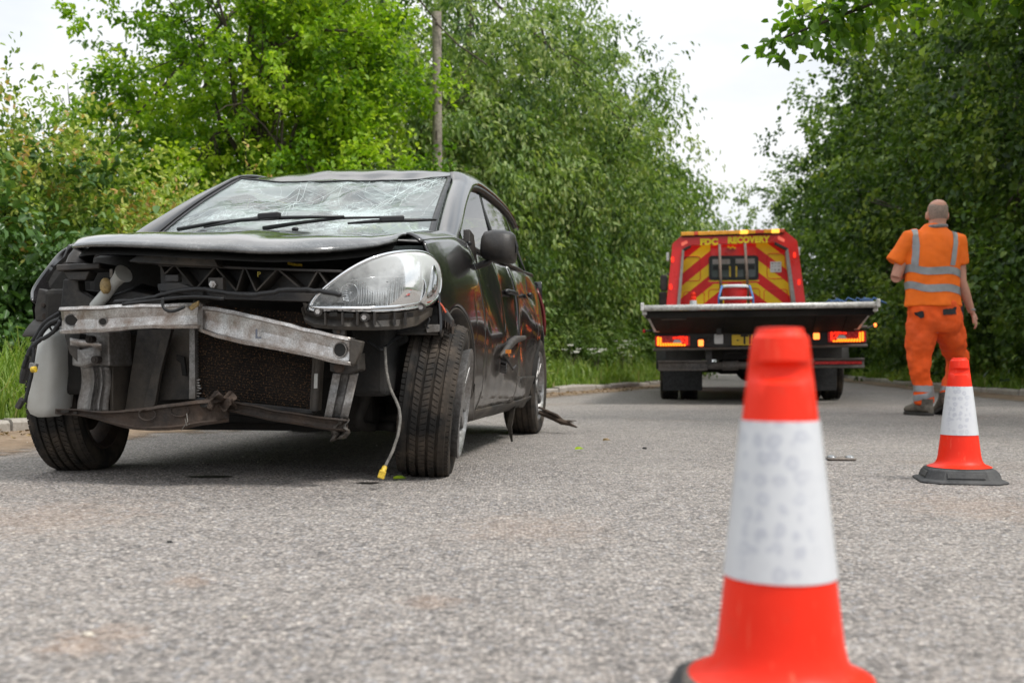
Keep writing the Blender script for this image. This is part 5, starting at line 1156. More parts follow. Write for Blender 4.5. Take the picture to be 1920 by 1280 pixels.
for x in (-.84, .84): m = MB(); m.grid(lambda u, v: (x+lerp(-.26, .26, u), .47*math.cos(lerp(-.1, 3.2, v)), .40+.45*math.sin(lerp(-.1, 3.2, v))), 2, 14); m.build('mudguard', 'truck_black', truck, smooth=True, solid=.01)
# underrun bar
m = MB(); a, c = T(1308, 685, -1.30), T(1520, 684, -1.30); m.tube([a, c], .042, 18); m.build('underrun_tube', 'dirty_steel', truck, smooth=True)
m = MB(); a, c = T(1355, 685, -1.30), T(1385, 685, -1.30); m.tube([a, c], .056, 18); m.build('tube_sleeve', 'dirty_steel', truck, smooth=40)
for x0, x1, ya, yb in ((1234, 1327, 674, 694), (1512, 1622, 672, 691)):
    tp('underrun_bar', rect(x0, ya, x1, ya+4), -1.38, .12, 'dirty_steel', bevel=.006); tp('underrun_bar', rect(x0, yb-5, x1, yb), -1.38, .12, 'dirty_steel', bevel=.006); tp('underrun_web', rect(x0+1, ya+3.5, x1-1, yb-4.5), -1.345, .06, 'dirty_steel')
tp('red_reflector', rect(1527, 678, 1617, 684), -1.36, .01, 'reflector_red')
tp('bar_bracket', [(1508, 690), (1520, 672), (1530, 674), (1519, 694)], -1.39, .05, 'dirty_steel')
for x in (-.5, .5): m = MB(); m.box((x, -1.1, .58), (.07, .5, .3)); m.build('bar_hanger', 'truck_black', truck)
m = MB(); m.tube([T(1355, 672, -1.2), T(1362, 662, -1.2), T(1385, 660, -1.2), T(1410, 672, -1.2)], .01, 6); m.build('air_hose', 'truck_black', truck, smooth=True)
# lamp board
tp('lamp_board', rect(1229, 621, 1626, 650), -1.42, .05, 'truck_black')
m = MB(); a, c = T(1225, 619, -1.45), T(1627, 614, -1.45); m.tube([a, c], .022, 10, sq=.8); m.build('lamp_board_rail', 'dirty_steel', truck, smooth=True)
m = MB(); a, c = T(1226, 654, -1.45), T(1627, 649, -1.45); m.tube([a, c], .020, 10, sq=.8); m.build('lamp_board_rail', 'dirty_steel', truck, smooth=True)
def cluster(x0, y0, x1, y1, flip):
    r_ = bpy.data.objects.new('tail_lamp', None); link(r_, truck)
    tp('lamp_case', rrect(x0, y0, x1, y1, 3), -1.445, .03, 'reflector_red', r_)
    w = x1-x0; h = y1-y0; X = (lambda t: x0+w*t) if not flip else (lambda t: x1-w*t)
    def dots(name, pts, mat, rr):
        for i, (a, c) in enumerate(pts):
            m = MB(); p = T(X(a), y0+h*c, -1.452); m.ball(p, rr, 8, 6, (1, .45, 1)); m.build(name, mat, r_, smooth=True)
    dots('led', [(.09+.0*k, .18+.13*k) for k in range(6)]+[(.09+.075*k, .88) for k in range(1, 11)], 'led_amber', .0125)
    dots('led', [(.16, .22+.13*k) for k in range(5)]+[(.16+.07*k, .76) for k in range(1, 9)], 'led_amber', .0115)
    dots('led', [(.62+.09*math.cos(k), .15+.02*k) for k in range(4)]+[(.80+.05*math.sin(k*2), .12+.13*k) for k in range(5)]+[(.90, .15+.12*k) for k in range(6)]+[(.72, .12), (.66, .2), (.74, .22)], 'led_red', .0125)
    tp('reversing_lens', [(X(.50), y0+h*.68), (X(.56), y0+h*.36), (X(.70), y0+h*.36), (X(.78), y0+h*.68)], -1.452, .008, 'paper_white', r_, .002)
cluster(1229, 628, 1295, 648, False); cluster(1553, 621, 1625, 643, True)
# mirrored pattern on the right cluster as in the photo: amber strip on its outer side
def small_lamp(x0, y0, x1, y1):
    r_ = bpy.data.objects.new('marker_lamp', None); link(r_, truck)
    tp('lamp_case', rrect(x0-2, y0-3, x1+2, y1+3, 2), -1.442, .02, 'truck_black', r_); tp('lamp_lens', rrect(x0, y0, x1, y1, 2), -1.452, .01, 'lamp_hot', r_)
small_lamp(1310, 636, 1320, 648); small_lamp(1526, 625, 1538, 637)
for (p, col) in (((1642, 611), 'lamp_hot'), ((1209, 619), 'reflector_red')):
    m = MB(); c = T(*p, -1.38); m.ball(c, .022, 10, 8, (.8, 1, 1)); m.build('side_marker', col, truck, smooth=True); m = MB(); m.tube([c, T(1627 if p[0] > 1500 else 1226, 617, -1.4)], .012, 6); m.build('marker_stalk', 'truck_black', truck)
tp('hatch_plate', rrect(1340, 626, 1357, 644, 2), -1.44, .015, 'paper_white'); m = MB(); m.ball(T(1329, 636, -1.44), .03, 12, 8, (1, .5, 1)); m.build('socket', 'truck_black', truck, smooth=True)
tp('hatch_plate', rect(1494, 623, 1512, 640), -1.44, .015, 'pillar_grey')
pl = tp('number_plate', rrect(1373, 627, 1461, 647, 1.5), -1.448, .012, 'plate_yellow')
def text(body, p, size, mat, parent, rot=(R(90), 0, 0), ext=.002, off=.0, sx=1, name='lettering', align='LEFT'):
    c = bpy.data.curves.new(name, 'FONT'); c.body = body; c.size = size; c.extrude = ext; c.offset = off; c.align_x = align; c.space_character = 1.08; c.materials.append(MATS[mat])
    o = bpy.data.objects.new('tmp_text', c); COL.objects.link(o); bpy.context.view_layer.update()
    me = bpy.data.meshes.new_from_object(o.evaluated_get(bpy.context.evaluated_depsgraph_get())); bpy.data.objects.remove(o)
    o = bpy.data.objects.new(name, me); link(o, parent, p, rot); o.scale = (sx, 1, 1); return o
p = T(1390, 644, -1.451); text('TI5', p, .135, 'letter_black', truck, off=.004, sx=.95)
m = MB(); m.box(T(1384, 637.5, -1.450), (.022, .004, .012)); m.build('plate_mark', 'letter_black', truck)
# red reflector blocks on brackets under the deck
for x0, y0, sgn in ((1327, 592, 1), (1503, 589, -1)):
    tp('reflector_block', rrect(x0, y0, x0+17, y0+18, 2), -1.62, .03, 'reflector_red')
    tp('reflector_bracket', rect(x0-1 if sgn > 0 else x0-16, y0-3, x0+32 if sgn > 0 else x0+17, y0+4), -1.585, .03, 'pillar_grey')
    m = MB(); q = T(x0+(22 if sgn > 0 else -6), y0+5, -1.58); m.box((q.x, q.y+.02, q.z-.07), (.05, .03, .2)); m.build('reflector_hanger', 'truck_black', truck)
# deck and beaver tail
m = MB()
dl, dr = T(1206, 580, -2.05), T(1648, 568, -2.05); x0, x1 = dl.x, dr.x; z0 = (dl.z+dr.z)/2
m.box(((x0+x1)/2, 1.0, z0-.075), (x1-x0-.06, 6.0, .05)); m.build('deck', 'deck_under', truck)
m = MB(); m.tube([(x0, -2.05, z0), (x1, -2.05, z0)], .030, 12); m.build('deck_lip', 'deck_edge', truck, smooth=True)
for x in (x0, x1):
    s = 1 if x > 0 else -1; i = -s
    m = MB(); m.box((x+i*.02, 1.0, z0-.02), (.05, 6.05, .10)); m.build('deck_side_rail', 'deck_edge', truck, bevel=.008)
    m = MB(); m.box((x, -2.06, z0+.012), (.035, .06, .085)); m.build('deck_corner', 'deck_edge', truck, bevel=.008)
    m = MB(); m.prism([(x+i*.0, -2.05, z0+.0), (x+i*.05, -2.05, z0-.0), (x+i*.16, -1.50, z0-.235), (x+i*.10, -1.50, z0-.235)], (0, .03, .02)); m.build('tail_brace', 'deck_edge', truck, bevel=.004)
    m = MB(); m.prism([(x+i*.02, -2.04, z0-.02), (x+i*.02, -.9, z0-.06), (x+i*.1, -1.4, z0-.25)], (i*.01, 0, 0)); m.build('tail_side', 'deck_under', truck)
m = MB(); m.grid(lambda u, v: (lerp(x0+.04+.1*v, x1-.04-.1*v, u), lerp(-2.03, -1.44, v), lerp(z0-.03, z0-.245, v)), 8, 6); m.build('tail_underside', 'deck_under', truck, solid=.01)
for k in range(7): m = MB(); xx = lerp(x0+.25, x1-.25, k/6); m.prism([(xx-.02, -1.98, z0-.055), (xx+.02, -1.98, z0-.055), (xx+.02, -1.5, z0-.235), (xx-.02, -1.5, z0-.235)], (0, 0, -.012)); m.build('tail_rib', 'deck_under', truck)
for a, c in ((1241, 592), (1560, 583)): q = T(a, c, -1.95); m = MB(); m.box((q.x+.13, -1.94, q.z-.02), (.26, .02, .028), (R(-20), 0, 0)); m.build('tail_slot', 'dirty_steel', truck)
# head board frame and cab back
BY = 4.0
OUTB = [(1250, 576), (1263, 456), (1284, 438), (1470, 430), (1497, 452), (1512, 572)]; INB = [(1270, 576), (1281, 466), (1296, 459), (1456, 454), (1480, 466), (1494, 572)]
m = MB(); A = [T(a, c, BY) for a, c in OUTB]; B_ = [T(a, c, BY) for a, c in INB]; n = 6; off = Vector((0, .12, 0))
vs = A+B_+[p+off for p in A]+[p+off for p in B_]; fs = []
for i in range(5): fs += [(i, i+1, i+7, i+6), (i+12, i+18, i+19, i+13), (i, i+12, i+13, i+1), (i+6, i+7, i+19, i+18)]
m.add(vs, fs); m.build('head_board', 'truck_red', truck)
for P4 in ([(1270, 576), (1281, 466), (1285, 470), (1276, 576)], [(1480, 466), (1494, 572), (1486, 572), (1475, 472)]):
    tp('inner_pillar', P4, BY-.02, .14, 'pillar_grey')
tp('panel_edge', [(1281, 466), (1296, 459), (1298, 462), (1284, 470)], BY-.01, .12, 'truck_black')
tp('panel_edge', [(1456, 454), (1480, 466), (1477, 470), (1454, 458)], BY-.01, .12, 'truck_black')
# light bar
lb = bpy.data.objects.new('light_bar', None); link(lb, truck)
xs_ = [(1279, 1287, 'beacon_amber_off'), (1288, 1303, 'beacon_amber_off'), (1304, 1310, 'beacon_red_off'), (1311, 1330, 'beacon_amber_off'), (1331, 1350, 'beacon_amber_off'), (1351, 1366, 'beacon_amber_off'), (1367, 1389, 'beacon_amber_off'), (1390, 1404, 'beacon_lit'), (1405, 1418, 'beacon_amber_off'), (1419, 1434, 'beacon_red_off'), (1435, 1448, 'beacon_amber_off'), (1449, 1463, 'beacon_lit'), (1464, 1473, 'beacon_red_off')]
for a, c, mt in xs_:
    f = (a-1279)/194; y0_ = lerp(434, 429.5, f); tp('beacon_segment', [(a, y0_), (c+1, y0_-.1), (c+1, y0_+7), (a, y0_+7.3)], BY-.06, .2, mt, lb, .008)
tp('light_bar_base', [(1281, 440.5), (1470, 436), (1470, 439), (1281, 443.5)], BY-.03, .14, 'truck_black', lb)
p = T(1315, 458.2, BY-.012); a_ = R(-.9); text('FDC', p, .125, 'letter_yellow', truck, (R(90), 0, 0), off=.009, sx=1.1)
p = T(1367, 455.5, BY-.012); text('RECOVERY', p, .13, 'letter_yellow', truck, (R(90), 0, 0), off=.009, sx=.93)
for poly in ([(1279, 455), (1290, 450), (1292, 455), (1281, 461)], [(1460, 445), (1463, 443), (1474, 450), (1472, 455), (1462, 450)]): tp('strobe', poly, BY-.015, .02, 'led_pink')
for a, c in ((1263, 486), (1259, 537), (1492, 479), (1500, 530)): tp('frame_marker', rrect(a-2.2, c-5, a+2.2, c+5, 2), BY-.012, .02, 'led_red')
for a, c in ((1254, 480), (1500, 472)): tp('work_lamp', rrect(a-2.5, c-8, a+2.5, c+8, 2), BY+.05, .1, 'paper_white')
# cab
cab = bpy.data.objects.new('cab', None); link(cab, truck); CY = BY+.28
PB = [(1266, 600), (1279, 468), (1296, 452), (1456, 447), (1480, 462), (1498, 600)]
m = MB(); A = [T(a, c, CY) for a, c in PB]; Cc = sum(A, Vector())/6
m.prism([a+Vector((0, .012, 0)) for a in A], (0, 1.9, 0)); m.build('cab_shell', 'truck_red', cab, bevel=.05)
c0 = T(1380, 600, CY); m = MB(); m.prism([Vector((a.x-c0.x, 0, a.z)) for a in A], (0, .02, 0)); m.build('chevron_panel', 'chevrons', cab, loc=(c0.x, CY-.012, 0))
tp('window_surround', rrect(1318, 472, 1440, 546-20, 6) if False else [(1334, 460), (1420, 457), (1420, 478), (1426, 530), (1330, 532), (1334, 480)], CY-.016, .006, 'truck_red', cab)
tp('window_rubber', rrect(1331, 479, 1424, 525, 6), CY-.03, .02, 'black_trim', cab)
b = NB('cab_glass'); b.bsdf((.05, .06, .055), .08, spec=.8)
tp('pane', rrect(1336, 484, 1373, 520, 4), CY-.036, .008, 'cab_glass', cab); tp('pane', rrect(1379, 483, 1419, 520, 4), CY-.036, .008, 'cab_glass', cab)
tp('window_post', rect(1373, 482, 1379, 521), CY-.040, .012, 'black_trim', cab)
for q in ((1338, 497, 1372, 506), (1381, 496, 1417, 505)): tp('pane_film', rect(*q), CY-.039, .002, 'letter_black', cab)
for q in ((1338, 486, 1371, 495), (1381, 485, 1417, 494)): tp('pane_film', rect(*q), CY-.0385, .002, 'pillar_grey', cab)
for q in ((1369, 499, 1372, 519), (1381, 499, 1384, 519)): tp('window_rail', rect(*q), CY-.043, .004, 'yellow_plastic', cab)
tp('panel_seam', rect(1330, 525.5, 1425, 527.5), CY-.02, .006, 'letter_yellow', cab)
def ringpanel(x0, y0, x1, y1):   # pressed recess outline
    P = [T(a, c, CY-.014) for a, c in rrect(x0, y0, x1, y1, 6)]; m = MB(); m.tube(P+[P[0]], .006, 6, cap=False); m.build('pressed_panel', 'truck_red', cab, smooth=True)
ringpanel(1279, 480, 1315, 526); ringpanel(1440, 476, 1474, 523); ringpanel(1283, 546, 1322, 590); ringpanel(1330, 542, 1366, 590); ringpanel(1398, 541, 1426, 590); ringpanel(1434, 543, 1478, 590)
tp('sticker', rrect(1446, 491, 1467, 511, 1), CY-.022, .004, 'paper_white', cab)
for k in range(9): a = 1448+(k % 3)*6.2; c = 493+(k//3)*6; tp('sticker_mark', rect(a, c, a+random.uniform(2, 4.5), c+random.uniform(1, 3)), CY-.024, .002, 'pillar_grey', cab, 0)
for a0, a1 in (((1351, 458), (1354, 570)), ((1399, 456), (1405, 570))):
    m = MB(); m.tube([T(*a0, BY-.05), T(*a1, BY-.05)], .022, 8); m.build('guard_post', 'post_brown', truck, smooth=True)
m = MB(); 
for k in range(4): m.box(T(1368+k*4, 463+(k % 2)*2, CY-.03), (.03, .02, .03))
m.build('roof_bracket', 'letter_yellow', cab)
# mirrors on the left
for (x0, y0, x1, y1) in ((1239, 514, 1253, 544), (1237, 546, 1252, 572)): m = MB(); m.prism([T(a, c, 5.6) for a, c in rrect(x0, y0, x1, y1, 4)], (0, .08, 0)); m.build('wing_mirror', 'black_plastic', truck, bevel=.015)
m = MB(); m.tube([T(1252, 512, 5.62), T(1262, 516, 5.6)], .015, 6); m.tube([T(1252, 570, 5.62), T(1262, 566, 5.6)], .015, 6); m.build('mirror_arm', 'black_plastic', truck)
m = MB(); m.box((0, 5.6, .95), (2.0, 1.6, .9)); m.build('cab_lower', 'truck_red', cab, bevel=.05)
# ---- things standing on the deck
def onto(p):   # truck local -> world
    return truck.matrix_basis @ Vector(p)
bpy.context.view_layer.update()
zd = z0-.045
tub = empty('tub', onto((T(1380, 570, -.9).x, -.9, zd)), -TA, 'red plastic tub with a white rim on the truck deck below the cab window', 'tub')
m = MB(); m.ring_sweep([(0, 0), (.115, 0), (.135, .32), (.128, .32), (.11, .02), (0, .02)], n=32); m.build('body', 'tub_red', tub, smooth=40)
m = MB(); m.ring_sweep([(.126, .315), (.148, .315), (.150, .335), (.138, .345), (.125, .335)], n=32); m.build('rim', 'white_plastic', tub, smooth=40)
st_ = empty('step_stool', onto((T(1381, 570, -1.1).x, -1.12, zd)), -TA, 'white and blue folding frame standing before the red tub on the deck', 'stool')
m = MB(); m.box((0, 0, .185), (.36, .07, .03)); m.build('tread', 'white_plastic', st_, bevel=.01)
for s in (-1, 1):
    m = MB(); m.tube([(s*.19, -.03, 0), (s*.185, 0, .20), (s*.15, .05, .33)], .012, 8); m.build('leg', 'blue_plastic', st_, smooth=True)
m = MB(); m.tube([(-.19, 0, .10), (.19, 0, .10)], .01, 8); m.build('brace', 'white_plastic', st_, smooth=True)
# ================================================================ TRAFFIC CONES
simple('cone_red', (.84, .026, .006), .45, var=.08, scale=4, bump=.06, dirt=(.66, .07, .035), dirtamt=.35, spec=.3)
simple('cone_base', (.034, .035, .037), .75, var=.3, scale=12, bump=.35, dirt=(.11, .105, .10), dirtamt=.7)
simple('cone_base_brown', (.16, .135, .115), .85, var=.3, scale=12, bump=.35)
b = NB('cone_red'); v = b.coord()
c = b.mix(b.ramp(b.noise(v, 5, 5), [(.3, 0.), (.7, 1.)]), (.78, .022, .006), (.88, .034, .010))
c = b.mix(b.ramp(b.noise(b.coord(scale=(60, 60, 7), rot=(.2, .1, .4)), 2, 4, .7), [(.60, 0.), (.72, .45)]), c, (.86, .17, .09))
c = b.mix(b.ramp(b.noise(v, 26, 6, .8), [(.57, 0.), (.72, .4)]), c, (.42, .07, .04))
b.bsdf(c, .45, normal=b.bump(b.noise(v, 40, 4), .12, .003), spec=.3)
b = NB('cone_sleeve'); v = b.coord()
w0 = b.mix(.02, v, b.noise(v, 30, 2), 'ADD')
rg = b.ramp(b.vor(w0, 50, rand=.45), [(0, .75), (.22, .45), (.36, .2), (.46, .9), (.6, 1.)])
sxx = b.n('ShaderNodeSeparateXYZ'); b.l(v, sxx.inputs[0]); msk = b.math('MULTIPLY', b.ramp(b.math('ABSOLUTE', b.math('ADD', sxx.outputs[0], b.math('MULTIPLY', b.noise(v, 25, 2), .02))), [(.030, 1.), (.042, .06)]), b.ramp(b.noise(v, 14, 2), [(.35, .5), (.55, 1.)]))
st_ = b.ramp(b.vor(b.coord(scale=(40, 40, 110)), 1, rand=.4), [(.2, .75), (.5, 1.)])
g1 = b.mix(msk, 1., rg); g1 = b.mix(b.ramp(b.noise(v, 60, 4, .7), [(.4, .0), (.7, .18)]), g1, .3); c = b.mix(g1, (.40, .415, .48), (.62, .63, .65))
c = b.mix(.2, c, b.mix(st_, (.42, .43, .48), (.62, .63, .65)))
b.bsdf(c, .35, normal=b.bump(b.noise(v, 14, 3), .35, .004), spec=.5)
def cone(name, x, y, rz, zf, zt, label, zb=None, base=True, rf=.094):
    """zf height of the flare, zt height of the tip"""
    root = empty('traffic_cone', (x, y, 0), rz, label, 'traffic cone', 'orange and white traffic cones'); H = zt-zf
    def rad(t): return lerp(rf*.80, .031, t)    # t: 0 bottom .. 1 top
    N = 64
    def ringz(t, r, notch=0, flat=0):
        out = []
        for k in range(N):
            a = 2*math.pi*k/N; rr = r
            if notch: rr -= notch*max(0, abs(math.cos(a))-.25)**.7*0+notch*(max(0, -math.sin(a))**1.5+max(0, math.sin(a))**1.5)
            out.append((rr*math.cos(a), rr*math.sin(a), zf+H*t))
        return out
    def flare(t): return rad(t)+rf*.20*math.exp(-t/.022)+.0*t
    low = MB(); low.loft([ringz(t, flare(t)+(.004 if t == 0 else 0)) for t in (-.012, 0, .006, .015, .03, .05, .09, .15, .22, .30)], cap=False)
    low.loft([ringz(-.012, rf*1.0), ringz(-.03, rf*1.03), ringz(-.03, rf*.7)], cap=False)
    low.build('cone_body', 'cone_red', root, smooth=50)
    sl = MB(); sl.loft([ringz(t, rad(t)+.0018) for t in (.285, .287, .33, .4, .5, .6, .695, .731, .733)], cap=False); sl.loft([ringz(.285, rad(.285)-.001), ringz(.285, rad(.285)+.0018)], cap=False); sl.loft([ringz(.733, rad(.733)-.001), ringz(.733, rad(.733)+.0018)], cap=False); sl.build('reflective_sleeve', 'cone_sleeve', root, smooth=50)
    top = MB(); T_ = [(.73, 0, 0), (.80, 0, 0), (.838, 0, 0), (.848, .0, .004), (.855, .0, .011), (.872, 0, .013), (.888, 0, .011), (.897, 0, .004), (.905, 0, 0), (.95, 0, 0), (.972, .0, 0), (.978, .003, 0), (.985, .0045, 0), (.998, .005, 0), (1.0, .010, 0)]
    top.loft([ringz(t, rad(t)-a, nn) for t, a, nn in T_], cap=True); top.build('cone_tip', 'cone_red', root, smooth=35)
    if base:
        s = zf/.064; m = MB(); hw = .147
        def oct_(w, c_, z, dy=1): 
            P = []
            for sx, sy in ((1, 1), (-1, 1), (-1, -1), (1, -1)):
                q = [(sx*w, sy*(w-c_), z), (sx*(w-c_), sy*w, z)]; P += q if sx*sy > 0 else q[::-1]
            return P
        rings = [oct_(hw, .055, .004), oct_(hw+.004, .055, .010), oct_(hw, .055, .015*s), oct_(hw-.016, .052, .019*s), oct_(hw-.030, .048, .050*s), oct_(hw-.036, .045, .055*s), oct_(hw-.062, .04, .057*s), oct_(hw-.07, .036, .050*s)]
        m.loft(rings); m.build('cone_base', 'cone_base', root, bevel=.002)
        m = MB(); m.ring_sweep([(.112, .050*s), (.110, .060*s), (.098, .0635*s), (.07, .064*s)], n=48); m.build('base_collar', 'cone_base_brown', root, smooth=True)
        for k in range(4):
            a = k*math.pi/2; m = MB(); m.box((0, -(hw-.022), .035*s), (.13, .005, .022*s), (R(-25), 0, 0)); o = m.build('base_panel', 'cone_base', root, bevel=.003); o.rotation_euler.z = a
    return root
cone('a', .307, 1.222, R(-8), .086, .480, 'big blurred traffic cone closest to the camera, cut off by the bottom of the picture', rf=.0935)
cone('b', 1.648, 3.93, R(-12), .064, .459, 'traffic cone on a dark octagonal rubber base, in front of the man in orange', rf=.098)
cn3 = cone('c', 0, 0, 0, .03, .46, 'small traffic cone standing on the truck deck left of the red tub', base=False); cn3.location = onto((T(1301, 570, 1.6).x, 1.6, zd)); cn3.location.z += -.02
m = MB(); m.box((0, 0, .012), (.30, .30, .025)); m.build('cone_base', 'cone_base', cn3, bevel=.006)
# tools and rags on the deck tail
tl = empty('cargo_strap', onto((T(1595, 562, -1.75).x, -1.75, z0+.0)), -TA, 'dark blue heap of straps lying on the right end of the truck deck', 'strap'); m = MB()
for k in range(9):
    a = Vector((random.uniform(-.26, .22), random.uniform(-.1, .1), .02)); m.tube([a, a+Vector((.05, .03, random.uniform(.02, .07))), a+Vector((.11, -.02, .03)), a+Vector((.17, .03, .01))], .018, 7, sq=.6)
m.build('webbing', 'blue_cloth', tl, smooth=True); m = MB(); m.ball((.16, 0, .045), .055, 12, 8, (1.3, .8, .8)); m.build('blue_pad', 'blue_cloth', tl, smooth=True)
m = MB(); m.tube([(-.50, 0, .04), (-.42, 0, .015), (-.3, 0, .01), (-.16, 0, .02)], .008, 6); m.build('loose_end', 'deck_edge', tl, smooth=True)
# ---- cat's eye and bits on the road
def road_pt(px, py): t = .44*2000/(py-680); return ((px-960)/2000*t, t)
simple('stud_metal', (.34, .35, .36), .35, .5, var=.2, dirt=(.2, .18, .16)); simple('dark_bit', (.02, .02, .02), .8, var=.3); simple('pale_stone', (.50, .45, .38), .8, var=.2)
x, y = road_pt(1576, 862); st = empty('road_stud', (x, y, .003), R(-8), 'pair of low metal road studs set in the asphalt between the two cones', 'road stud')
m = MB(); m.box((0, 0, .004), (.125, .10, .008)); m.build('casting', 'dark_bit' if False else 'cone_base_brown', st, bevel=.003)
for s in (-1, 1):
    m = MB(); m.ball((s*.04, 0, .008), .022, 14, 8, (1, 1.3, .55)); m.build('stud_head', 'stud_metal', st, smooth=True)
for (px, py, r, mt, lab, nm) in ((1209, 843, .010, 'dark_bit', 'small black fragment on the road below the truck, right of the torn strap', 'plastic_fragment'), (318, 1021, .006, 'dark_bit', 'tiny dark chip lying on the asphalt in front of the car, left', 'stone_chip'), (165, 1198, .008, 'pale_stone', 'pale pebble on a brown stain near the bottom left corner', 'pebble'), (457, 1163, .004, 'pale_stone', 'white pebble alone on the asphalt at the bottom, left of centre', 'pebble')):
    x, y = road_pt(px, py); m = MB(); m.ball((0, 0, r*.4), r, 8, 6, (1.3, .8, .6), lambda p: p*(1+.3*noise.noise(p*90))); o = m.build(nm, mt, None, loc=(x, y, .005)); tag(o, lab, 'debris')
for (px, py, mt, lab) in ((1078, 846, 'leaf_oak', 'green leaf lying on the road between car and truck'), (738, 903, 'leaf_oak', 'green leaf on the road beside the yellow plug'), (1130, 829, 'dead_leaf', 'small brown leaf on the road right of the rear wheel')):
    x, y = road_pt(px, py); V, F, Tt = leaves(np.array([[0., 0, .008]]*2), np.array([[1., .4, .15], [.6, -.5, .3]]), np.array([[.2, -.3, 1.], [.1, .2, 1.]]), np.array([.05, .035]), np.array([.025, .02]), np.array([.75, .9])); o = np_mesh('fallen_leaf', V, F, mt, None, Tt); o.location = (x, y, .002); tag(o, lab, 'leaf')
g = np.random.default_rng(8); n = 420; P = np.stack([-4+8*g.random(n), 1+9*g.random(n), np.full(n, .006)], -1); ok = P[:, 0] > np.array([lx(t)+.1 for t in P[:, 1]]); P = P[ok]; m = MB()
for p in P: r = random.uniform(.0015, .0042); m.ball(tuple(p), r, 5, 4, (1.2, .9, .7))
tag(m.build('grit', 'pale_stone', None), 'loose pale grit scattered on the road', 'grit', kind='stuff')
# oil stain
b = NB('oil'); v = b.coord(); b.bsdf(b.mix(b.noise(v, 20, 4), (.012, .011, .01), (.04, .035, .03)), .45)
for (px, py, a, c, lab) in ((395, 897, .085, .035, 'thin dark oil stain on the road under the crushed front of the car'), (690, 909, .05, .02, 'small oil stain by the yellow plug')):
    x, y = road_pt(px, py); m = MB(); c0 = []
    for k in range(40): an = 2*math.pi*k/40; rr = 1+.5*noise.noise(Vector((math.cos(an)*2, math.sin(an)*2, px)))+.2*noise.noise(Vector((math.cos(an)*7, math.sin(an)*7, px))); c0.append((a*rr*math.cos(an), c*rr*math.sin(an), .0))
    m.add(c0, [tuple(range(40))]); o = m.build('oil_stain', 'oil', None, loc=(x, y, .0092)); tag(o, lab, kind='structure')
# marks on the car's bare metal and plastic
simple('mark_blue', (.12, .13, .16), .6, var=.1); simple('mark_yellow', (.42, .34, .05), .6, var=.1)
text('L', Q(478, 634, -.592), .045, 'mark_blue', bb, off=.0008, name='stamped_letter')
text('P', Q(482, 519, -.5655), .026, 'mark_yellow', tr_, off=-.0002, name='paint_letter')
# ================================================================ MAN IN HI-VIS CLOTHES
simple('skin', (.56, .29, .21), .5, var=.12, scale=9, bump=.2, dirt=(.48, .18, .13), dirtamt=.45)
simple('hair_grey', (.30, .22, .18), .85, var=.25, scale=90, bump=.4)
simple('hivis', (.95, .165, .007), .75, var=.10, scale=7, bump=.25, bscale=140)
simple('hivis_trousers', (.90, .10, .006), .78, var=.12, scale=7, bump=.3, bscale=140, dirt=(.30, .08, .03), dirtamt=.35)
simple('reflective_tape', (.29, .29, .30), .4, .25, var=.12, scale=20, bump=.1)
simple('pocket_black', (.022, .022, .024), .8, var=.2)
simple('collar_grey', (.20, .19, .19), .8, var=.15)
simple('boot', (.10, .085, .07), .7, var=.4, scale=20, bump=.5, dirt=(.22, .19, .15), dirtamt=.7)
MD = 8.93
def M_(px, py, d=0): t = MD+d; return Vector(((px-960)/2000*t-3.5, d, .44+(680-py)/2000*t))
man = empty('person', (3.5, MD, 0), 0, 'bald man in orange high-visibility T-shirt and trousers walking away behind the right cone', 'person')
def ell(c, rx, ry, n=20, tilt=0, p=1.0, yaw=0):
    out = []
    for k in range(n):
        a = 2*math.pi*k/n; x = rx*math.copysign(abs(math.cos(a))**p, math.cos(a)); y = ry*math.copysign(abs(math.sin(a))**p, math.sin(a))
        x, y = x*math.cos(yaw)-y*math.sin(yaw), x*math.sin(yaw)+y*math.cos(yaw); out.append(Vector(c)+Vector((x, y, tilt*x)))
    return out
def limb(m, pts, rs, n=14, sq=1): m.tube(pts, rs, n, sq=sq); return m
def remesh(o, vox, smooth=6, disp=None):
    q = o.modifiers.new('r', 'REMESH'); q.mode = 'VOXEL'; q.voxel_size = vox; q.use_smooth_shade = True
    if smooth: s = o.modifiers.new('s', 'SMOOTH'); s.iterations = smooth; s.factor = .5
    if disp:
        for k, (sz, st) in enumerate(disp):
            t = bpy.data.textures.new('fold', 'CLOUDS'); t.noise_scale = sz; t.noise_depth = 2; d = o.modifiers.new('d', 'DISPLACE'); d.texture = t; d.strength = st; d.mid_level = .5
# --- joints
neck = M_(1752, 425); sL = M_(1705, 447); sR = M_(1795, 450); eL = M_(1680, 520, .02); wL = M_(1696, 512, .27)
eR = M_(1802, 528, .0); wR = M_(1822, 585, .05)
m = MB()
hc = M_(1758, 398)
m.loft([ell(hc+Vector((0, oy, z)), rx, ry, 24) for z, rx, ry, oy in ((-.155, .060, .062, -.012), (-.12, .062, .066, -.012), (-.09, .064, .074, -.004), (-.05, .072, .090, .004), (0, .078, .098, .004), (.04, .077, .095, 0), (.07, .066, .082, -.004), (.092, .046, .058, -.004), (.103, .018, .024, -.004))])
for s in (-1, 1): m.ball(hc+Vector((s*.086, .010, -.028)), .034, 12, 8, (.42, .55, 1.05))
m.ball(hc+Vector((0, .105, -.03)), .018, 8, 6, (.8, 1, 1.4)); m.ball(hc+Vector((0, .07, -.085)), .04, 10, 8, (1, .8, .7))
for s in (-1, 1): m.ball(hc+Vector((s*.03, .094, .0)), .010, 8, 6)
limb(m, [M_(1757, 412), M_(1755, 425), M_(1752, 440)], [.062, .066, .085])
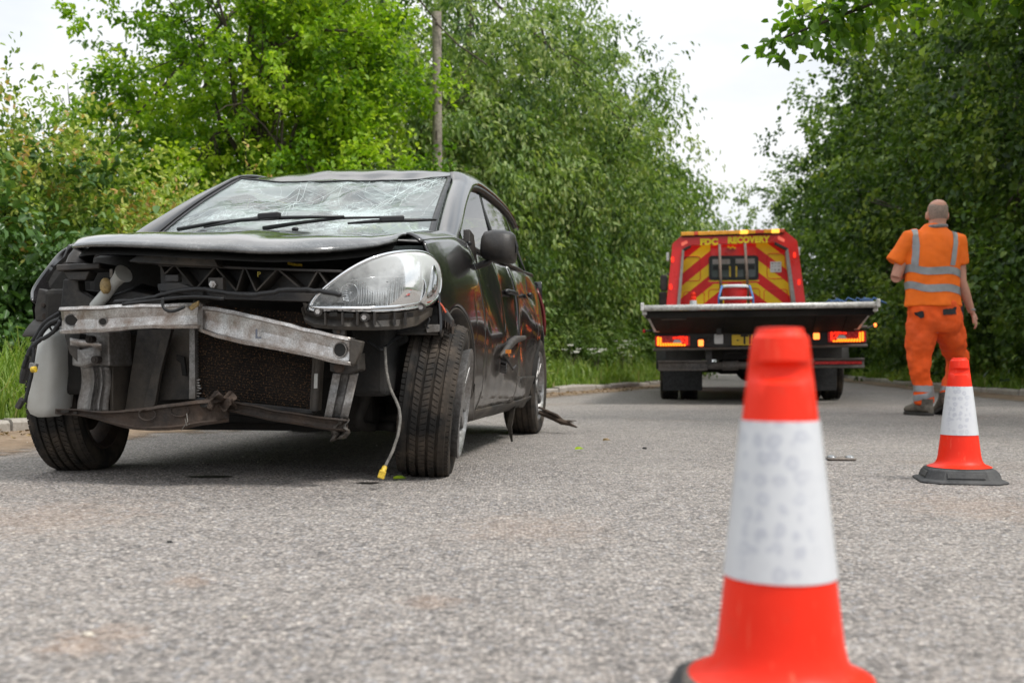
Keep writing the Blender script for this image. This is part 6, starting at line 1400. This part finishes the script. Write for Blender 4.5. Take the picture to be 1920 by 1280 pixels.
m.loft([ell(M_(1750, py, 0), rx, ry) for py, rx, ry in ((440, .10, .08), (450, .17, .10), (480, .175, .115), (530, .155, .11), (570, .16, .11), (600, .165, .11), (625, .12, .09))])
limb(m, [sL+Vector((.03, 0, 0)), sL.lerp(eL, .5), eL], [.062, .052, .046]); limb(m, [eL, eL.lerp(wL, .5), wL], [.046, .042, .030])
limb(m, [sR+Vector((-.03, 0, 0)), sR.lerp(eR, .5), eR, eR.lerp(wR, .35), wR], [.062, .052, .045, .043, .028])
limb(m, [M_(1730, 610), M_(1726, 670), M_(1733, 745)], [.08, .055, .045]); limb(m, [M_(1775, 610), M_(1792, 668, .2), M_(1779, 750, .06)], [.08, .055, .045])
# right hand, relaxed: palm, four fingers, thumb
pc = M_(1826, 592, .05); d1 = (M_(1832, 608, .05)-M_(1824, 586, .05)).normalized(); wv_ = Vector((.55, .83, .1)).normalized(); wv_ = (wv_-d1*wv_.dot(d1)).normalized(); nv_ = d1.cross(wv_)
limb(m, [wR, pc-d1*.01, pc+d1*.04], [.027, .036, .036], sq=.5)
for k, ln in enumerate((.070, .078, .072, .055)):
    b0 = pc+d1*.040+wv_*(.024*(k-1.5)/1.5*1.2); q1 = b0+d1*ln*.45-nv_*.004; q2 = q1+(d1*.8-nv_*.45).normalized()*ln*.32; q3 = q2+(d1*.45-nv_*.9).normalized()*ln*.25
    m.tube([b0-d1*.02, b0, q1, q2, q3], [.010, .0098, .009, .0082, .0065], 8)
b0 = pc-d1*.005-wv_*.03; m.tube([b0+wv_*.015, b0-wv_*.008+d1*.01, b0-wv_*.014+d1*.04-nv_*.01, b0-wv_*.010+d1*.062-nv_*.016], [.013, .0125, .0105, .008], 8)
# left hand, in front of the body
pl_ = wL+Vector((.05, .03, .0)); m.tube([wL, pl_], [.027, .034], 10, sq=.55)
for k in range(4): b0 = pl_+Vector((0, 0, .018*(k-1.5))); m.tube([b0, b0+Vector((.04, .01, 0)), b0+Vector((.062, -.01, 0))], [.0095, .009, .007], 8)
m.tube([pl_+Vector((-.01, 0, .03)), pl_+Vector((.02, .0, .05))], [.012, .008], 8)
body = m.build('body', 'skin', man); remesh(body, .0055, 3)
# short hair: cap hugging the back and sides of the head
m = MB(); rings = []
for z, rx, ry in ((-.085, .060, .070), (-.06, .0715, .086), (-.02, .0785, .098), (.02, .0800, .0995), (.045, .0775, .095), (.06, .072, .088)):
    rr = []
    for k in range(21):
        a = math.pi*1.02+math.pi*.96*k/20+0; rr.append(hc+Vector((rx*math.cos(a)*1.012, ry*math.sin(a)*1.012+.003, z)))
    rings.append(rr)
m.loft(rings, cap=False, closed=False); m.build('hair', 'hair_grey', man, smooth='keep', solid=.001)
# --- shirt
def tor(z, a, e=0):
    """torso shape: height, angle"""
    cx = plin(z, [(.88, M_(1748, 0).x), (1.2, M_(1747, 0).x), (1.6, M_(1752, 0).x)]); rx = psm(z, [(.90, .232), (1.0, .222), (1.15, .217), (1.3, .222), (1.42, .222), (1.50, .185), (1.555, .115), (1.60, .072)]); ry = psm(z, [(.90, .155), (1.1, .140), (1.3, .142), (1.42, .130), (1.50, .112), (1.555, .082), (1.60, .068)])
    fold = .010*math.sin(a*5+z*4)*plin(z, [(.9, 1), (1.3, .35), (1.6, 0)])
    rx += e+fold; ry += e+fold; c, s = math.cos(a), math.sin(a); return Vector((cx+rx*math.copysign(abs(c)**.85, c), ry*math.copysign(abs(s)**.85, s), z))
m = MB(); m.loft([[tor(z, 2*math.pi*k/40) for k in range(40)] for z in [.905+.695*i/22 for i in range(23)]])
slL = M_(1676, 493, .02); slR = M_(1800, 497, .0)
limb(m, [sL+Vector((.06, 0, .0)), sL+Vector((.01, 0, -.0)), sL.lerp(slL, .55), slL], [.085, .082, .076, .078], 18, sq=1); limb(m, [sR+Vector((-.06, 0, 0)), sR, sR.lerp(slR, .55), slR], [.082, .080, .074, .076], 18)
shirt = m.build('tshirt', 'hivis', man); remesh(shirt, .012, 5, [(.16, .022), (.06, .008)])
def tape(fn, nu, nv, name='reflective_band', off=.004, target=None, mat='reflective_tape'):
    m = MB(); m.grid(fn, nu, nv); o = m.build(name, mat, man, smooth='keep', solid=.0015); o.modifiers.clear()
    s = o.modifiers.new('w', 'SHRINKWRAP'); s.target = target or shirt; s.wrap_method = 'NEAREST_SURFACEPOINT'; s.wrap_mode = 'ABOVE_SURFACE'; s.offset = off; return o
zz = lambda py: M_(0, py).z
for y0, y1, dr_ in ((500, 514, .02), (532, 546, .025)):
    tape(lambda u, v: tor(lerp(zz(y1), zz(y0), v)-dr_*math.cos(2*math.pi*u)*.9-.012+.010*math.sin(u*25), 2*math.pi*u, .01), 90, 3)
def brace(pxt, pxb):
    def f(u, v):
        z = lerp(zz(500), zz(431), u); x = M_(lerp(pxb, pxt, u)+lerp(-5, 5, v), 0).x; lo = 0
        best = min((tor(z, -a*.02) for a in range(10, 148)), key=lambda p: abs(p.x-x)); return Vector((x, best.y-.01, z))
    return f
tape(brace(1711, 1707), 20, 3); tape(brace(1786, 1775), 20, 3)
for (pxt, pxb) in ((1711, 1707), (1786, 1775)):   # same straps down the chest
    f0 = brace(pxt, pxb); tape(lambda u, v, f0=f0: (lambda p: Vector((p.x, -p.y+.01, p.z)))(f0(u, v)), 20, 3)
m = MB(); cc = M_(1754, 426); R0 = ell(cc+Vector((0, -.008, 0)), .088, .078, 28, .06); m.tube(R0+[R0[0]], .010, 8, cap=False, sq=1.6); m.build('collar', 'collar_grey', man, smooth=True)
# --- trousers
m = MB()
m.loft([ell(M_(px, py), rx, ry, 24, 0, .85) for px, py, rx, ry in ((1751, 566, .205, .135), (1752, 580, .216, .142), (1753, 600, .222, .148), (1753, 615, .222, .142), (1754, 624, .212, .125))])
limb(m, [M_(1729, 606), M_(1726, 640), M_(1724, 672), M_(1727, 700), M_(1731, 725), M_(1731, 748), M_(1732, 756)], [.125, .115, .098, .082, .078, .080, .074], 20)
limb(m, [M_(1775, 606), M_(1784, 636, .05), M_(1794, 668, .16), M_(1792, 690, .16), M_(1784, 720, .12), M_(1780, 748, .05), M_(1779, 756, .03)], [.125, .112, .096, .085, .078, .078, .072], 20)
tr = m.build('trousers', 'hivis_trousers', man); remesh(tr, .012, 4, [(.13, .045), (.05, .014)])
def cuff(cx, py, r, d=0, t=0, mat='reflective_tape'):
    c = M_(cx, py, d); tape(lambda u, v: (c+Vector((r*math.cos(2*math.pi*u), r*math.sin(2*math.pi*u), lerp(-.026, .026, v)+t*math.cos(2*math.pi*u)))), 36, 3, target=tr, off=.003)
cuff(1731, 728, .09); cuff(1732, 741, .09, 0, .022); cuff(1783, 728, .085, .10); 
def pocket(x0, y0, x1, y1, sk):
    tape(lambda u, v: M_(lerp(x0, x1, u), lerp(y0, y1, v)+sk*u, -.17), 8, 4, 'pocket_flap', .011, tr, 'pocket_black')
pocket(1704, 583, 1732, 594, 2); pocket(1770, 580, 1798, 590, -4)
m = MB(); m.grid(lambda u, v: M_(lerp(1796, 1808, u), lerp(566, 600, v), -.06+.05*u), 3, 4); m.build('tool_pouch', 'pocket_black', man, solid=.05, bevel=.008)
# wrist strap
m = MB(); c = M_(1821, 580, .05); R1 = [c+Vector((.032*math.cos(a), .032*math.sin(a), -.004*math.cos(a))) for a in [2*math.pi*k/20 for k in range(21)]]; m.tube(R1, .005, 6, cap=False, sq=2); m.build('wristwatch', 'reflective_tape', man, smooth=True)
# --- boots
def bootm(x, y, yaw, pitch, nm='boot'):
    m = MB(); sec = [(-.10, .030, .030, .055), (-.085, .040, .045, .09), (-.04, .046, .06, .13), (.0, .046, .06, .135), (.05, .046, .045, .10), (.10, .050, .036, .075), (.15, .048, .032, .062), (.18, .034, .024, .045), (.195, .015, .012, .03)]
    rings = []
    for yy, hw, _, h in sec: rings.append([(hw*math.copysign(abs(math.cos(a))**.7, math.cos(a)), yy, .022+(h)*max(0, (math.sin(a)+1)/2)) for a in [2*math.pi*k/16 for k in range(16)]])
    m.loft(rings); m.tube([(0, -.045, .08), (0, -.05, .115), (0, -.05, .14)], [.052, .052, .054], 14)
    o = m.build(nm, 'boot', man, smooth=60, rot=(pitch, 0, yaw), loc=(x-3.5, y-MD, 0))
    s = MB(); P = [(hw*1.08*sg, yy) for sg in (1,) for yy, hw, _, h in sec]+[(-hw*1.08, yy) for yy, hw, _, h in sec[::-1]]
    s.prism([(a, c, 0) for a, c in P], (0, 0, .026)); s.build('sole', 'black_plastic', o, bevel=.003); return o
def gx(px): return (px-960)/2000*MD
bootm(gx(1729), MD-.0, R(22), 0); b2 = bootm(gx(1777), MD+.06, R(-4), R(-16)); b2.location.z = .035
